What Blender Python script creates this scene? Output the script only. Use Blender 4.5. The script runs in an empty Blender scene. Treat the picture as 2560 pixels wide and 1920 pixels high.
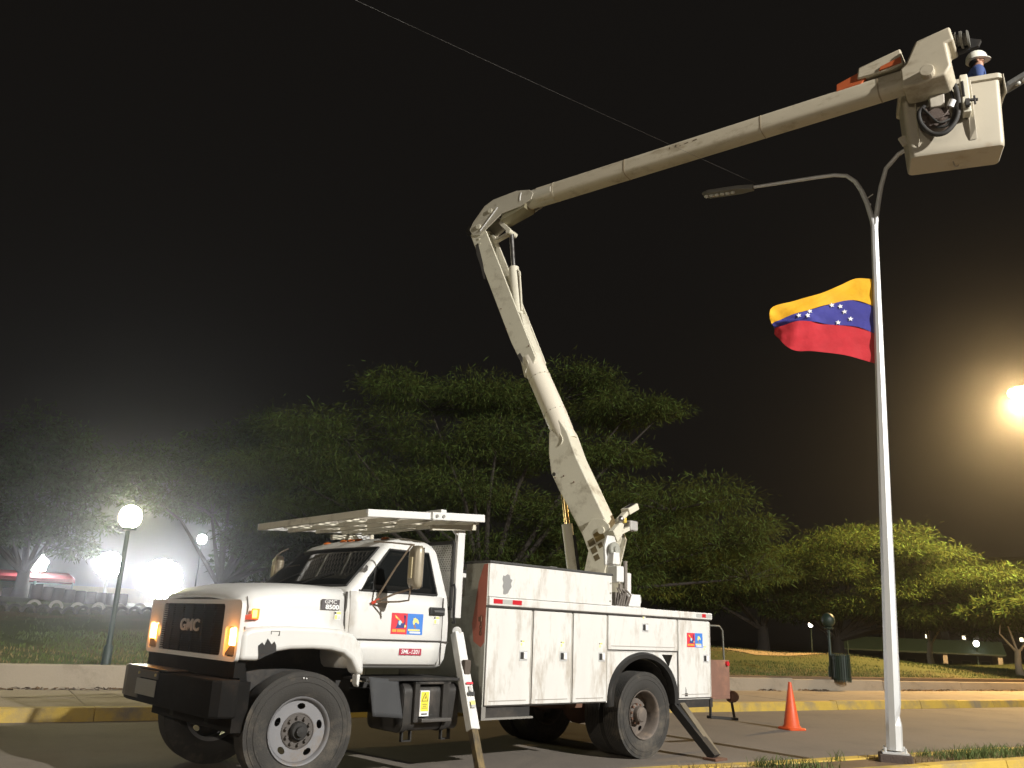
import bpy, bmesh, math, random
import numpy as np
from mathutils import Vector, Matrix
R_ = math.radians
random.seed(7); RNG = np.random.default_rng(11)
sc = bpy.context.scene
col = sc.collection

# ------------------------------------------------------------------ camera, sky, exposure
cam_d = bpy.data.cameras.new('camera'); cam = bpy.data.objects.new('camera', cam_d); col.objects.link(cam)
sc.camera = cam
cam_d.sensor_width = 36.0; cam_d.lens = 36.0*2100/2560; cam_d.clip_end = 3000; cam_d.clip_start = 0.05
PITCH, ROLL = R_(16.3), math.atan(.0423)
fw = Vector((0, math.cos(PITCH), math.sin(PITCH))); r0 = Vector((1, 0, 0)); u0 = r0.cross(fw)
cr = math.cos(ROLL)*r0 + math.sin(ROLL)*u0; cu = cr.cross(fw)
cm = Matrix((cr, cu, -fw)).transposed().to_4x4(); cm.translation = Vector((0, 0, 1.5))
cam.matrix_world = cm

w = bpy.data.worlds.new('World'); sc.world = w; w.use_nodes = True
wn, wl = w.node_tree.nodes, w.node_tree.links
wn.clear()
wo = wn.new('ShaderNodeOutputWorld')
bg1 = wn.new('ShaderNodeBackground'); bg2 = wn.new('ShaderNodeBackground'); add = wn.new('ShaderNodeAddShader')
sky = wn.new('ShaderNodeTexSky'); sky.sky_type = 'NISHITA'; sky.sun_disc = False
sky.sun_elevation = R_(1.0); sky.sun_rotation = R_(131.7); sky.dust_density = 4.0
bw = wn.new('ShaderNodeRGBToBW')
wl.new(sky.outputs[0], bw.inputs[0]); wl.new(bw.outputs[0], bg1.inputs['Color']); bg1.inputs['Strength'].default_value = 0.0005
bg2.inputs['Color'].default_value = (1.0, .86, .74, 1); bg2.inputs['Strength'].default_value = 0.0062
wl.new(bg1.outputs[0], add.inputs[0]); wl.new(bg2.outputs[0], add.inputs[1]); wl.new(add.outputs[0], wo.inputs['Surface'])

vs = sc.view_settings
vs.view_transform = 'Standard'; vs.look = 'None'; vs.exposure = 0.0; vs.gamma = 1.0
sc.cycles.max_bounces = 5; sc.cycles.diffuse_bounces = 3; sc.cycles.glossy_bounces = 3
sc.cycles.transmission_bounces = 3; sc.cycles.volume_bounces = 0; sc.cycles.transparent_max_bounces = 6
sc.cycles.sample_clamp_indirect = 4.0; sc.cycles.use_denoising = True

# ------------------------------------------------------------------ helpers
def V(*a): return Vector(a)
class MB:
    """collects faces for one mesh"""
    def __init__(s): s.v = []; s.f = []; s.m = []; s.mi = 0
    def add(s, vs, fs):
        o = len(s.v); s.v += [tuple(x) for x in vs]
        for f in fs: s.f.append(tuple(i+o for i in f)); s.m.append(s.mi)
        return s
    def box(s, c, d, R=None):
        hx, hy, hz = d[0]/2, d[1]/2, d[2]/2; c = Vector(c)
        vs = []
        for x in (-hx, hx):
            for y in (-hy, hy):
                for z in (-hz, hz):
                    q = Vector((x, y, z)); vs.append(c + (R @ q if R else q))
        return s.add(vs, [(0,1,3,2),(4,6,7,5),(0,4,5,1),(2,3,7,6),(0,2,6,4),(1,5,7,3)])
    def bb(s, x0, x1, y0, y1, z0, z1):
        return s.box(((x0+x1)/2,(y0+y1)/2,(z0+z1)/2),(abs(x1-x0),abs(y1-y0),abs(z1-z0)))
    def bar(s, p0, p1, wd, ht, up=(0,0,1)):
        p0, p1 = Vector(p0), Vector(p1); z = (p1-p0); L = z.length; z.normalize(); up = Vector(up)
        if abs(z.dot(up)) > .98: up = Vector((1,0,0))
        x = up.cross(z).normalized(); y = z.cross(x)
        return s.box((p0+p1)/2, (wd, ht, L), Matrix((x, y, z)).transposed())
    def tube(s, pts, r, n=10, caps=True):
        pts = [Vector(p) for p in pts]; k = len(pts)
        rs = r if isinstance(r, (list, tuple)) else [r]*k
        t0 = (pts[1]-pts[0]).normalized(); up = Vector((0,0,1)) if abs(t0.z) < .9 else Vector((1,0,0))
        x = up.cross(t0).normalized(); vs = []
        for i, p in enumerate(pts):
            t = (pts[min(i+1,k-1)]-pts[max(i-1,0)]).normalized()
            x = (x - t*x.dot(t)).normalized(); y = t.cross(x)
            for j in range(n):
                a = 2*math.pi*j/n; vs.append(p + (x*math.cos(a)+y*math.sin(a))*rs[i])
        fs = [(i*n+j, i*n+(j+1)%n, (i+1)*n+(j+1)%n, (i+1)*n+j) for i in range(k-1) for j in range(n)]
        if caps: fs += [tuple(range(n))[::-1], tuple((k-1)*n+j for j in range(n))]
        return s.add(vs, fs)
    def hose(s, pts, r, n=8, k=6):
        pts = [Vector(p) for p in pts]; out = []
        for i in range(len(pts)-1):
            a, b, c, d = pts[max(i-1,0)], pts[i], pts[i+1], pts[min(i+2,len(pts)-1)]
            for j in range(k):
                t = j/k; out.append(.5*((2*b)+(c-a)*t+(2*a-5*b+4*c-d)*t*t+(3*b-a-3*c+d)*t**3))
        return s.tube(out+[pts[-1]], r, n)
    def cyl(s, p0, p1, r0, r1=None, n=16, caps=True):
        return s.tube([p0, p1], [r0, r0 if r1 is None else r1], n, caps)
    def prism(s, poly, fn, w0, w1):
        k = len(poly); vs = [fn(a, b, w0) for a, b in poly]+[fn(a, b, w1) for a, b in poly]
        fs = [tuple(range(k))[::-1], tuple(range(k, 2*k))]+[(i, (i+1)%k, k+(i+1)%k, k+i) for i in range(k)]
        return s.add(vs, fs)
    def loft(s, rings, caps=True, closed=True):
        n = len(rings[0]); k = len(rings); vs = [p for r in rings for p in r]
        fs = [(i*n+j, i*n+(j+1)%n, (i+1)*n+(j+1)%n, (i+1)*n+j) for i in range(k-1) for j in range(n if closed else n-1)]
        if caps: fs += [tuple(range(n))[::-1], tuple((k-1)*n+j for j in range(n))]
        return s.add(vs, fs)
    def lathe(s, prof, n=32, axis=1, c=(0,0,0), closed=False):
        rings = []
        for (h, r) in prof:
            ring = []
            for j in range(n):
                a = 2*math.pi*j/n; q = [0,0,0]; q[axis] = h; q[(axis+1)%3] = r*math.cos(a); q[(axis+2)%3] = r*math.sin(a)
                ring.append((q[0]+c[0], q[1]+c[1], q[2]+c[2]))
            rings.append(ring)
        if closed: rings.append(rings[0])
        return s.loft(rings, caps=False)
    def sphere(s, c, r, nu=12, nv=8, z0=-1.0):
        if not isinstance(r, (list, tuple)): r = (r, r, r)
        rings = []
        a0 = math.asin(z0)
        for i in range(nv+1):
            t = a0+(math.pi/2-a0)*i/nv; t = min(max(t, -math.pi/2+.02), math.pi/2-.02)
            rings.append([(c[0]+r[0]*math.cos(t)*math.cos(2*math.pi*j/nu), c[1]+r[1]*math.cos(t)*math.sin(2*math.pi*j/nu), c[2]+r[2]*math.sin(t)) for j in range(nu)])
        return s.loft(rings)
    def grid(s, fn, nu, nv):
        vs = [fn(i/nu, j/nv) for i in range(nu+1) for j in range(nv+1)]
        return s.add(vs, [(i*(nv+1)+j, (i+1)*(nv+1)+j, (i+1)*(nv+1)+j+1, i*(nv+1)+j+1) for i in range(nu) for j in range(nv)])
    def build(s, name, mat, parent=None, smooth=None, bevel=0, loc=None, rot=None, fix=True, seg=2, solid=0):
        me = bpy.data.meshes.new(name); me.from_pydata(s.v, [], s.f)
        for m in (mat if isinstance(mat, (list, tuple)) else [mat]): me.materials.append(m)
        if any(s.m): me.polygons.foreach_set('material_index', s.m)
        if fix:
            b = bmesh.new(); b.from_mesh(me); bmesh.ops.recalc_face_normals(b, faces=b.faces); b.to_mesh(me); b.free()
        if smooth is not None:
            me.shade_smooth(); me.set_sharp_from_angle(angle=R_(smooth))
        return link(name, me, parent, loc, rot, bevel, seg, solid)
def link(name, me, parent=None, loc=None, rot=None, bevel=0, seg=2, solid=0):
    o = bpy.data.objects.new(name, me); col.objects.link(o)
    if parent: o.parent = parent
    if loc is not None: o.location = loc
    if rot is not None: o.rotation_euler = rot
    if solid:
        m = o.modifiers.new('thickness', 'SOLIDIFY'); m.thickness = solid; m.offset = -1
    if bevel:
        m = o.modifiers.new('bevel', 'BEVEL'); m.width = bevel; m.segments = seg; m.limit_method = 'ANGLE'; m.angle_limit = R_(40)
        m.harden_normals = False
    return o
def tag(o, label=None, cat=None, group=None, kind=None):
    if label: o['label'] = label
    if cat: o['category'] = cat
    if group: o['group'] = group
    if kind: o['kind'] = kind
    return o
def empty(name, loc=(0,0,0), rz=0, label=None, cat=None, group=None):
    o = bpy.data.objects.new(name, None); col.objects.link(o); o.location = loc; o.rotation_euler = (0,0,rz)
    o.empty_display_size = .2
    return tag(o, label, cat, group)
def copy_tree(o, parent=None):
    c = o.copy(); col.objects.link(c)
    if parent: c.parent = parent
    for ch in [x for x in list(col.objects) if x.parent == o]: copy_tree(ch, c)
    return c
def np_mesh(name, verts, quads, mat, parent=None, k=4):
    me = bpy.data.meshes.new(name); nq = len(quads)
    me.vertices.add(len(verts)); me.vertices.foreach_set('co', np.asarray(verts, np.float32).ravel())
    me.loops.add(nq*k); me.loops.foreach_set('vertex_index', np.asarray(quads, np.int32).ravel())
    me.polygons.add(nq); me.polygons.foreach_set('loop_start', np.arange(0, nq*k, k, dtype=np.int32))
    me.update(calc_edges=True); me.materials.append(mat)
    return link(name, me, parent)

# ------------------------------------------------------------------ materials
MATS = {}
def mat(name, c, rough=.5, metal=0.0, var=.12, scale=6.0, bump=0.0, dirt=None, dirt_amt=.0, dirt_scale=3.0, coat=0.0, spec=.5, emit=None, es=0, stretch=(1,1,1), bscale=None):
    """principled material with tone variation, optional shaped dirt/wear and fine relief"""
    if name in MATS: return MATS[name]
    m = bpy.data.materials.new(name); m.use_nodes = True; nt = m.node_tree; N, Lk = nt.nodes, nt.links
    b = N['Principled BSDF']
    b.inputs['Roughness'].default_value = rough; b.inputs['Metallic'].default_value = metal
    b.inputs['Coat Weight'].default_value = coat; b.inputs['Specular IOR Level'].default_value = spec
    tc = N.new('ShaderNodeTexCoord'); mp = N.new('ShaderNodeMapping'); mp.inputs['Scale'].default_value = stretch
    Lk.new(tc.outputs['Object'], mp.inputs[0])
    nz = N.new('ShaderNodeTexNoise'); nz.inputs['Scale'].default_value = scale; nz.inputs['Detail'].default_value = 6; nz.inputs['Roughness'].default_value = .62
    Lk.new(mp.outputs[0], nz.inputs['Vector'])
    mx = N.new('ShaderNodeMix'); mx.data_type = 'RGBA'
    mx.inputs[6].default_value = (*[x*(1-var) for x in c], 1); mx.inputs[7].default_value = (*[min(1, x*(1+var)) for x in c], 1)
    Lk.new(nz.outputs[0], mx.inputs[0]); out = mx.outputs[2]
    if dirt:
        n2 = N.new('ShaderNodeTexNoise'); n2.inputs['Scale'].default_value = dirt_scale; n2.inputs['Detail'].default_value = 9; n2.inputs['Roughness'].default_value = .7
        Lk.new(mp.outputs[0], n2.inputs['Vector'])
        rp = N.new('ShaderNodeValToRGB'); rp.color_ramp.elements[0].position = .62-dirt_amt*.3; rp.color_ramp.elements[1].position = .80-dirt_amt*.2
        Lk.new(n2.outputs[0], rp.inputs[0])
        m2 = N.new('ShaderNodeMix'); m2.data_type = 'RGBA'; Lk.new(rp.outputs[0], m2.inputs[0]); Lk.new(out, m2.inputs[6]); m2.inputs[7].default_value = (*dirt, 1)
        out = m2.outputs[2]
    Lk.new(out, b.inputs['Base Color'])
    mr = N.new('ShaderNodeMapRange'); mr.inputs['To Min'].default_value = max(.03, rough*.8); mr.inputs['To Max'].default_value = min(1, rough*1.25)
    Lk.new(nz.outputs[0], mr.inputs[0]); Lk.new(mr.outputs[0], b.inputs['Roughness'])
    if bump:
        n3 = N.new('ShaderNodeTexNoise'); n3.inputs['Scale'].default_value = bscale or scale*6; n3.inputs['Detail'].default_value = 4
        Lk.new(mp.outputs[0], n3.inputs['Vector'])
        bp = N.new('ShaderNodeBump'); bp.inputs['Strength'].default_value = bump; bp.inputs['Distance'].default_value = .02
        Lk.new(n3.outputs[0], bp.inputs['Height']); Lk.new(bp.outputs[0], b.inputs['Normal'])
    if emit:
        b.inputs['Emission Color'].default_value = (*emit, 1); b.inputs['Emission Strength'].default_value = es
    MATS[name] = m
    return m
WHITE = mat('white truck paint', (.66,.66,.64), .42, var=.06, scale=2.2, dirt=(.46,.42,.36), dirt_amt=.10, dirt_scale=2.4, coat=.25, stretch=(1,1,.6))
WHITE2 = mat('service body paint', (.64,.635,.61), .5, var=.09, scale=3, dirt=(.38,.33,.27), dirt_amt=.34, dirt_scale=3.1, stretch=(1.6,1,.45))
BOOMW = mat('boom cream paint', (.60,.57,.46), .5, var=.08, scale=2.5, dirt=(.28,.24,.17), dirt_amt=.32, dirt_scale=3.2)
FIBRE = mat('boom fibreglass', (.68,.63,.52), .4, var=.05, scale=2, dirt=(.45,.37,.25), dirt_amt=.12, dirt_scale=2.0)
TANB = mat('dimmed boom tan', (.46,.41,.31), .5, var=.10, scale=2.5, dirt=(.24,.19,.12), dirt_amt=.34, dirt_scale=2.2, stretch=(1,1,2.5))  # darker than the lower boom's paint; weaker light aloft put into the colour
GREYP = mat('grey primer', (.30,.30,.26), .65, var=.18, scale=4, dirt=(.16,.14,.11), dirt_amt=.35, dirt_scale=3)
REDP = mat('faded red primer', (.42,.13,.09), .7, var=.2, scale=5)
BLACK = mat('black paint', (.022,.022,.022), .42, var=.3, scale=8)
FRAME = mat('chassis black', (.018,.017,.016), .7, var=.4, scale=9, dirt=(.06,.05,.04), dirt_amt=.3)
RUBBER = mat('tyre rubber', (.035,.033,.030), .85, var=.3, scale=14, bump=.25, dirt=(.11,.095,.075), dirt_amt=.42, dirt_scale=3.5)
TREAD = mat('trim rubber', (.02,.02,.02), .75, var=.3)
GLASS = mat('tinted glass', (.008,.009,.009), .06, var=.2, scale=2, spec=.38)
CHROME = mat('worn chrome', (.38,.37,.36), .33, metal=1, var=.2, scale=12, dirt=(.12,.1,.09), dirt_amt=.3, dirt_scale=7)
STEEL = mat('steel', (.36,.35,.33), .4, metal=.9, var=.2, scale=10)
RIMG = mat('grey wheel paint', (.20,.20,.21), .55, metal=.2, var=.08, scale=6, dirt=(.20,.16,.12), dirt_amt=.28, dirt_scale=5)
RIMD = mat('dirty wheel paint', (.12,.10,.085), .75, var=.35, scale=8, dirt=(.26,.20,.15), dirt_amt=.35, dirt_scale=6)
RUST = mat('rusty steel', (.13,.065,.04), .85, var=.4, scale=9, bump=.3)
WOODY = mat('worn yellow steel', (.24,.17,.065), .75, var=.3, scale=6, dirt=(.04,.035,.03), dirt_amt=.85, dirt_scale=6, stretch=(1,1,.3))
SEAM = mat('dark seam', (.05,.045,.04), .8, var=.3)
GALV = mat('galvanised steel', (.60,.61,.61), .45, metal=.35, var=.12, scale=7, dirt=(.30,.27,.23), dirt_amt=.2, stretch=(1,1,.25))
ALUM = mat('aluminium', (.5,.5,.5), .35, metal=.9, var=.15)
def plain(name, c, rough=.55, **k): return mat(name, c, rough, var=.06, **k)
REFR = plain('red reflector', (.50,.02,.03), .3); REFW = plain('silver reflector', (.42,.42,.40), .3)
CRED = plain('decal red', (.62,.035,.055)); CBLU = plain('decal blue', (.05,.20,.62)); CNAV = plain('decal navy', (.045,.05,.20))
CORG = plain('decal orange', (.85,.36,.06)); CYEL = plain('decal yellow', (.80,.70,.22)); CWHT = plain('decal white', (.82,.82,.82)); CLBL = plain('decal light blue', (.40,.68,.85))
CMAR = plain('decal maroon', (.36,.03,.06)); CBLK = plain('decal black', (.03,.03,.03)); CGRY = plain('decal grey', (.42,.42,.41))
def emis(name, c, s):
    if name in MATS: return MATS[name]
    m = bpy.data.materials.new(name); m.use_nodes = True; nt = m.node_tree; nt.nodes.clear()
    e = nt.nodes.new('ShaderNodeEmission'); e.inputs[0].default_value = (*c, 1); e.inputs[1].default_value = s
    o = nt.nodes.new('ShaderNodeOutputMaterial'); nt.links.new(e.outputs[0], o.inputs[0]); MATS[name] = m
    return m
def light(name, kind, loc, power, color, parent=None, size=.1, aim=None, cone=120, blend=.5):
    d = bpy.data.lights.new(name, kind); d.energy = power; d.color = color; d.shadow_soft_size = size
    if kind == 'SPOT': d.spot_size = R_(cone); d.spot_blend = blend
    o = bpy.data.objects.new(name, d); col.objects.link(o); o.location = loc
    if parent: o.parent = parent
    if aim is not None: o.rotation_euler = (Vector(aim)-Vector(loc)).to_track_quat('-Z', 'Y').to_euler()
    return o
def text(name, s, size, loc, xd, yd, m, parent, ext=.0012, bold=0.0, shear=0.0, align='CENTER', sx=1.0):
    cu_ = bpy.data.curves.new(name, 'FONT'); cu_.body = s; cu_.size = size; cu_.extrude = ext; cu_.offset = bold; cu_.shear = shear
    cu_.align_x = align; cu_.align_y = 'CENTER'; cu_.resolution_u = 3
    t = bpy.data.objects.new(name, cu_); col.objects.link(t)
    bpy.context.view_layer.update()
    me = bpy.data.meshes.new_from_object(t.evaluated_get(bpy.context.evaluated_depsgraph_get()))
    bpy.data.objects.remove(t); bpy.data.curves.remove(cu_)
    xd, yd = Vector(xd).normalized(), Vector(yd).normalized(); zd = xd.cross(yd)
    M4 = Matrix((xd*sx, yd, zd)).transposed().to_4x4(); M4.translation = Vector(loc); me.transform(M4)
    me.materials.clear(); me.materials.append(m)
    return link(name, me, parent)
def shape2d(loops, ext, M4, m, name, parent, res=1):
    """flat plate with holes: loops[0] is the outline, the rest holes"""
    c = bpy.data.curves.new(name, 'CURVE'); c.dimensions = '2D'; c.fill_mode = 'BOTH'; c.extrude = ext
    for lp in loops:
        sp = c.splines.new('POLY'); sp.points.add(len(lp)-1); sp.use_cyclic_u = True
        for p_, q in zip(sp.points, lp): p_.co = (q[0], q[1], 0, 1)
    t = bpy.data.objects.new(name, c); col.objects.link(t); bpy.context.view_layer.update()
    me = bpy.data.meshes.new_from_object(t.evaluated_get(bpy.context.evaluated_depsgraph_get()))
    bpy.data.objects.remove(t); bpy.data.curves.remove(c)
    me.transform(M4); me.materials.clear(); me.materials.append(m)
    return link(name, me, parent)
# ------------------------------------------------------------------ the setting (road frame: s along the road, d across it, away from the camera)
AZR = R_(59.5); RA = Vector((math.sin(AZR), math.cos(AZR), 0)); RP = Vector((-math.cos(AZR), math.sin(AZR), 0))
def rd(s, d, z=0): return RA*s + RP*d + Vector((0,0,z))
def sm(x, a, b): t = min(max((x-a)/(b-a), 0), 1); return t*t*(3-2*t)
def terrain(s, d):
    f = sm(d, 17.3, 29); left = .56+1.0*f+.42*sm(d, 30, 46); right = .47+.26*sm(d,17.9,22)*(1-sm(d,25,30))*sm(s,26,34)+.55*sm(d,18,29)*sm(s,16,24)*(1-sm(s,30,38))-1.5*sm(d,28,46)
    k = sm(s, 7, 24); h = left*(1-k)+right*k
    h += .10*math.sin(s*.33+d*.21)*sm(d, 19, 26)+.05*math.sin(s*.9-d*.6)*sm(d,19,24)
    return h
def ground_at(x, y):
    q = Vector((x, y, 0)); return terrain(q.dot(RA), q.dot(RP))
ASPH = mat('asphalt', (.18,.157,.134), .88, var=.30, scale=1.1, bump=.5, bscale=60, dirt=(.13,.115,.10), dirt_amt=.5, dirt_scale=.55, spec=.3)
CONC = mat('sidewalk concrete', (.30,.25,.19), .9, var=.14, scale=1.2, bump=.25, bscale=30, dirt=(.19,.155,.115), dirt_amt=.36, dirt_scale=.9, spec=.2)
WALLC = mat('wall concrete', (.31,.265,.205), .9, var=.14, scale=1.0, bump=.25, bscale=22, dirt=(.19,.16,.12), dirt_amt=.32, dirt_scale=1.2, spec=.2)
YELK = mat('worn yellow kerb paint', (.48,.33,.055), .75, var=.16, scale=3, bump=.2, dirt=(.22,.18,.12), dirt_amt=.52, dirt_scale=1.6)
SOIL = mat('soil', (.17,.12,.075), .95, var=.3, scale=2.5, bump=.5, bscale=14, dirt=(.10,.085,.045), dirt_amt=.35, dirt_scale=1.0, spec=.1)
TURF = mat('park turf', (.070,.078,.030), .95, var=.35, scale=1.6, bump=.6, bscale=25, dirt=(.15,.105,.06), dirt_amt=.38, dirt_scale=.35, spec=.1)
GRASSM = mat('grass blade', (.088,.118,.036), .8, var=.35, scale=.6, spec=.2)
DRY = mat('dry grass blade', (.22,.17,.08), .85, var=.3, scale=.6, spec=.2)
FR = lambda s0, s1, d0, d1, z0, z1, mb: mb.add([rd(s,d,z) for z in (z0,z1) for d in (d0,d1) for s in (s0,s1)], [(0,1,3,2),(4,5,7,6),(0,1,5,4),(2,3,7,6),(0,2,6,4),(1,3,7,5)])
S0, S1 = -70, 220
m = MB(); m.add([rd(-900,-700,-2.6), rd(1500,-700,-2.6), rd(1500,1500,-2.6), rd(-900,1500,-2.6)], [(0,1,2,3)])
tag(m.build('ground', SOIL, fix=False), kind='structure')
m = MB(); m.add([rd(S0,7.60), rd(S1,7.60), rd(S1,14.2), rd(S0,14.2)], [(0,1,2,3)]); tag(m.build('road', ASPH, fix=False), kind='structure')
m = MB(); m.add([rd(S0,-4.0), rd(S1,-4.0), rd(S1,6.78), rd(S0,6.78)], [(0,1,2,3)]); tag(m.build('road', ASPH, fix=False), kind='structure')
# near footway behind the camera
m = MB(); FR(S0, S1, -12, -4.2, -.02, .16, m); tag(m.build('pavement', CONC), kind='structure')
def kerb_run(d0, d1, h, slope, s0, s1, mt, step=1.0):
    """a run of cast kerb units, each a part of the kerb, with hairline joints"""
    root = None
    k = 0; s = s0
    me = {}
    parent = MB(); FR(s0, s1, d0+.09, d1-.06, -.02, h-.03, parent); parent = parent.build('kerb', SOIL); tag(parent, kind='structure')
    mb = MB(); L = step-.005
    mb.add([rd(0,d0+slope[0],h), rd(0,d1-slope[1],h), rd(0,d1,-.01), rd(0,d0,-.01), rd(L,d0+slope[0],h), rd(L,d1-slope[1],h), rd(L,d1,-.01), rd(L,d0,-.01)], [(0,1,2,3),(4,5,6,7),(0,1,5,4),(1,2,6,5),(2,3,7,6),(3,0,4,7)])
    first = mb.build('kerb_unit', mt, parent, bevel=.012)
    while s < s1:
        o = first if k == 0 else first.copy()
        if k: col.objects.link(o); o.parent = parent
        o.location = RA*s + Vector((0,0,random.uniform(-.010,.008))) + RP*random.uniform(-.010,.010)
        s += step; k += 1
    return parent
for n_ in YELK.node_tree.nodes:
    if n_.type == 'MAPPING':
        g_ = YELK.node_tree.nodes.new('ShaderNodeNewGeometry'); YELK.node_tree.links.new(g_.outputs['Position'], n_.inputs[0])
kerb_run(7.44, 7.66, .15, (0,.03), 2, 62, YELK, 1.6)
kerb_run(6.70, 6.92, .15, (.03,0), 2, 62, YELK, 1.6)
kerb_run(14.08, 14.34, .19, (.05,0), -8, 72, YELK, 1.6)
m = MB(); FR(S0, S1, 6.93, 7.43, -.02, .125, m); tag(m.build('median_soil', SOIL), kind='structure')
m = MB()
SW = []
for (s0, s1) in ((S0, -8), (-8, 72), (72, S1)): FR(s0, s1, 14.35, 17.42, -.02, .165, m)
sidewalk = tag(m.build('sidewalk', CONC), kind='structure')
# sidewalk slabs
mb = MB(); FR(0, 2.48, 0, 1.515, .10, .176, mb); first = mb.build('slab', CONC, sidewalk, bevel=.012); k = 0
for i in range(22):
    for j in range(2):
        o = first if k == 0 else first.copy()
        if k: col.objects.link(o); o.parent = sidewalk
        o.location = rd(-6+i*2.5, 14.36+j*1.535, random.uniform(-.004,.004)); k += 1
# low retaining wall in cast lengths, sloped face
wall = MB(); FR(S0, S1, 17.62, 17.90, -.02, .545, wall); wall = wall.build('retaining_wall', SOIL)
tag(wall, 'low concrete retaining wall between the sidewalk and the park grass', 'wall')
mb = MB(); L = 3.985
mb.add([rd(0,17.50,.585), rd(0,17.72,.585), rd(0,17.72,.0), rd(0,17.40,.0), rd(L,17.50,.585), rd(L,17.72,.585), rd(L,17.72,.0), rd(L,17.40,.0)], [(0,1,2,3),(4,5,6,7),(0,1,5,4),(1,2,6,5),(2,3,7,6),(3,0,4,7)])
first = mb.build('wall_panel', WALLC, wall, bevel=.015)
for k in range(18):
    o = first if k == 0 else first.copy()
    if k: col.objects.link(o); o.parent = wall
    o.location = rd(-8+k*4, random.uniform(-.01,.01), -.14*sm(-8+k*4, 4, 26)+random.uniform(-.008,.008))
# park terrain
ss = np.concatenate([np.arange(-60, -4, 4), np.arange(-4, 60, 1.0), np.arange(60, 240, 12)]); ds = np.concatenate([np.arange(17.68, 40, 1.0), np.arange(40, 90, 4), np.arange(90, 400, 40)])
vv = [rd(s, d, terrain(s, d) if d > 17.7 else terrain(s,d)-.02) for s in ss for d in ds]; nd = len(ds)
m = MB(); m.add(vv, [(i*nd+j, (i+1)*nd+j, (i+1)*nd+j+1, i*nd+j+1) for i in range(len(ss)-1) for j in range(nd-1)])
tag(m.build('park_ground', TURF, smooth=80), kind='structure')
# trodden path on the right
PATHM = mat('path earth', (.30,.23,.14), .95, var=.25, scale=2, bump=.3, spec=.1)
m = MB()
def pth(u, v):
    s = 26+u*60; d = 24.5+2.2*math.sin(u*2.2)+u*4+v*2.0; return rd(s, d, terrain(s,d)+.02)
m.grid(pth, 60, 3); tag(m.build('path', PATHM, smooth=80, fix=False), kind='structure')

def blades(name, pts, h, wd, mt, lean=.5):
    """pts: Nx3 array of roots"""
    n = len(pts); a = RNG.uniform(0, 2*np.pi, n); hh = h*RNG.uniform(.5, 1.3, n); b = RNG.uniform(0, 2*np.pi, n); ln = hh*lean*RNG.uniform(.2, 1, n)
    wx, wy = np.cos(a)*wd, np.sin(a)*wd
    mid = pts+np.stack([np.cos(b)*ln*.35, np.sin(b)*ln*.35, hh*.6], 1); top = pts+np.stack([np.cos(b)*ln, np.sin(b)*ln, hh], 1)
    off = np.stack([wx, wy, wx*0], 1)
    v = np.stack([pts-off, pts+off, mid+off*.8, mid-off*.8, top+off*.15, top-off*.15], 1).reshape(-1, 3)
    i = np.arange(n)[:, None]*6
    q = np.concatenate([i+np.array([[0,1,2,3]]), i+np.array([[3,2,4,5]])], 0)
    return np_mesh(name, v, q, mt)
RAn, RPn = np.array(RA), np.array(RP)
def scatter(n, s0, s1, d0, d1, zf, clump=0, seed=0):
    s = RNG.uniform(s0, s1, n); d = RNG.uniform(d0, d1, n)
    if clump:
        keep = (np.sin(s*1.7+seed)+np.sin(s*4.3+d*5+seed*2)+np.sin(s*.6+seed*3)) > clump; s, d = s[keep], d[keep]
    z = np.array([zf(a_, b_) for a_, b_ in zip(s, d)])
    return s[:,None]*RAn+d[:,None]*RPn+np.stack([0*z, 0*z, z], 1)
g = blades('median_grass', scatter(9000, 6.5, 26, 6.9, 7.46, lambda s,d: .12, clump=.25), .11, .005, GRASSM, .9); tag(g, 'green grass tufts growing on the narrow median', 'grass', kind='stuff')
g = blades('median_dry_grass', scatter(3600, 6.5, 26, 6.9, 7.5, lambda s,d: .12, clump=-.4, seed=2), .07, .004, DRY, .9); tag(g, 'dry brown grass on the narrow median', 'grass', kind='stuff')
g = blades('bank_grass', np.concatenate([scatter(46000, -6, 46, 17.75, 23, terrain, clump=-.6, seed=4), scatter(20000, -8, 54, 22, 34, terrain, clump=-.3, seed=5)]), .07, .007, GRASSM, .8); tag(g, 'green park grass on the bank above the retaining wall', 'grass', kind='stuff')
g = blades('bank_dry_grass', np.concatenate([scatter(12000, -6, 46, 17.72, 20.5, terrain, clump=-.9, seed=8), scatter(9000, 18, 36, 24, 36, terrain, clump=-.9, seed=9)]), .06, .008, DRY, .8); tag(g, 'dry straw coloured grass along the top of the retaining wall', 'grass', kind='stuff')
# leaf litter gathered along the foot of the wall
LITTER = mat('leaf litter', (.12,.075,.045), .95, var=.4, scale=3, spec=.1)
n = 2600; s = RNG.uniform(-6, 50, n); d = 17.44-np.abs(RNG.normal(0, .12, n)); keep = (np.sin(s*1.3)+np.sin(s*.47+1)+.8*np.sin(s*3.1)) > -.5; s, d = s[keep], d[keep]; n = len(s)
c0 = s[:,None]*RAn+d[:,None]*RPn+np.stack([0*s, 0*s, .185+RNG.uniform(0,.03,n)], 1); a = RNG.uniform(0, 6.28, n); r = RNG.uniform(.02, .05, n)
e1 = np.stack([np.cos(a)*r, np.sin(a)*r, RNG.uniform(-.01,.01,n)], 1); e2 = np.stack([-np.sin(a)*r*.5, np.cos(a)*r*.5, RNG.uniform(-.01,.01,n)], 1)
v = np.stack([c0-e1-e2, c0+e1-e2, c0+e1+e2, c0-e1+e2], 1).reshape(-1, 3)
tag(np_mesh('leaf_litter', v, np.arange(n*4).reshape(-1,4), LITTER), 'brown leaf litter lying along the foot of the concrete wall', 'leaf litter', kind='stuff')
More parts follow.
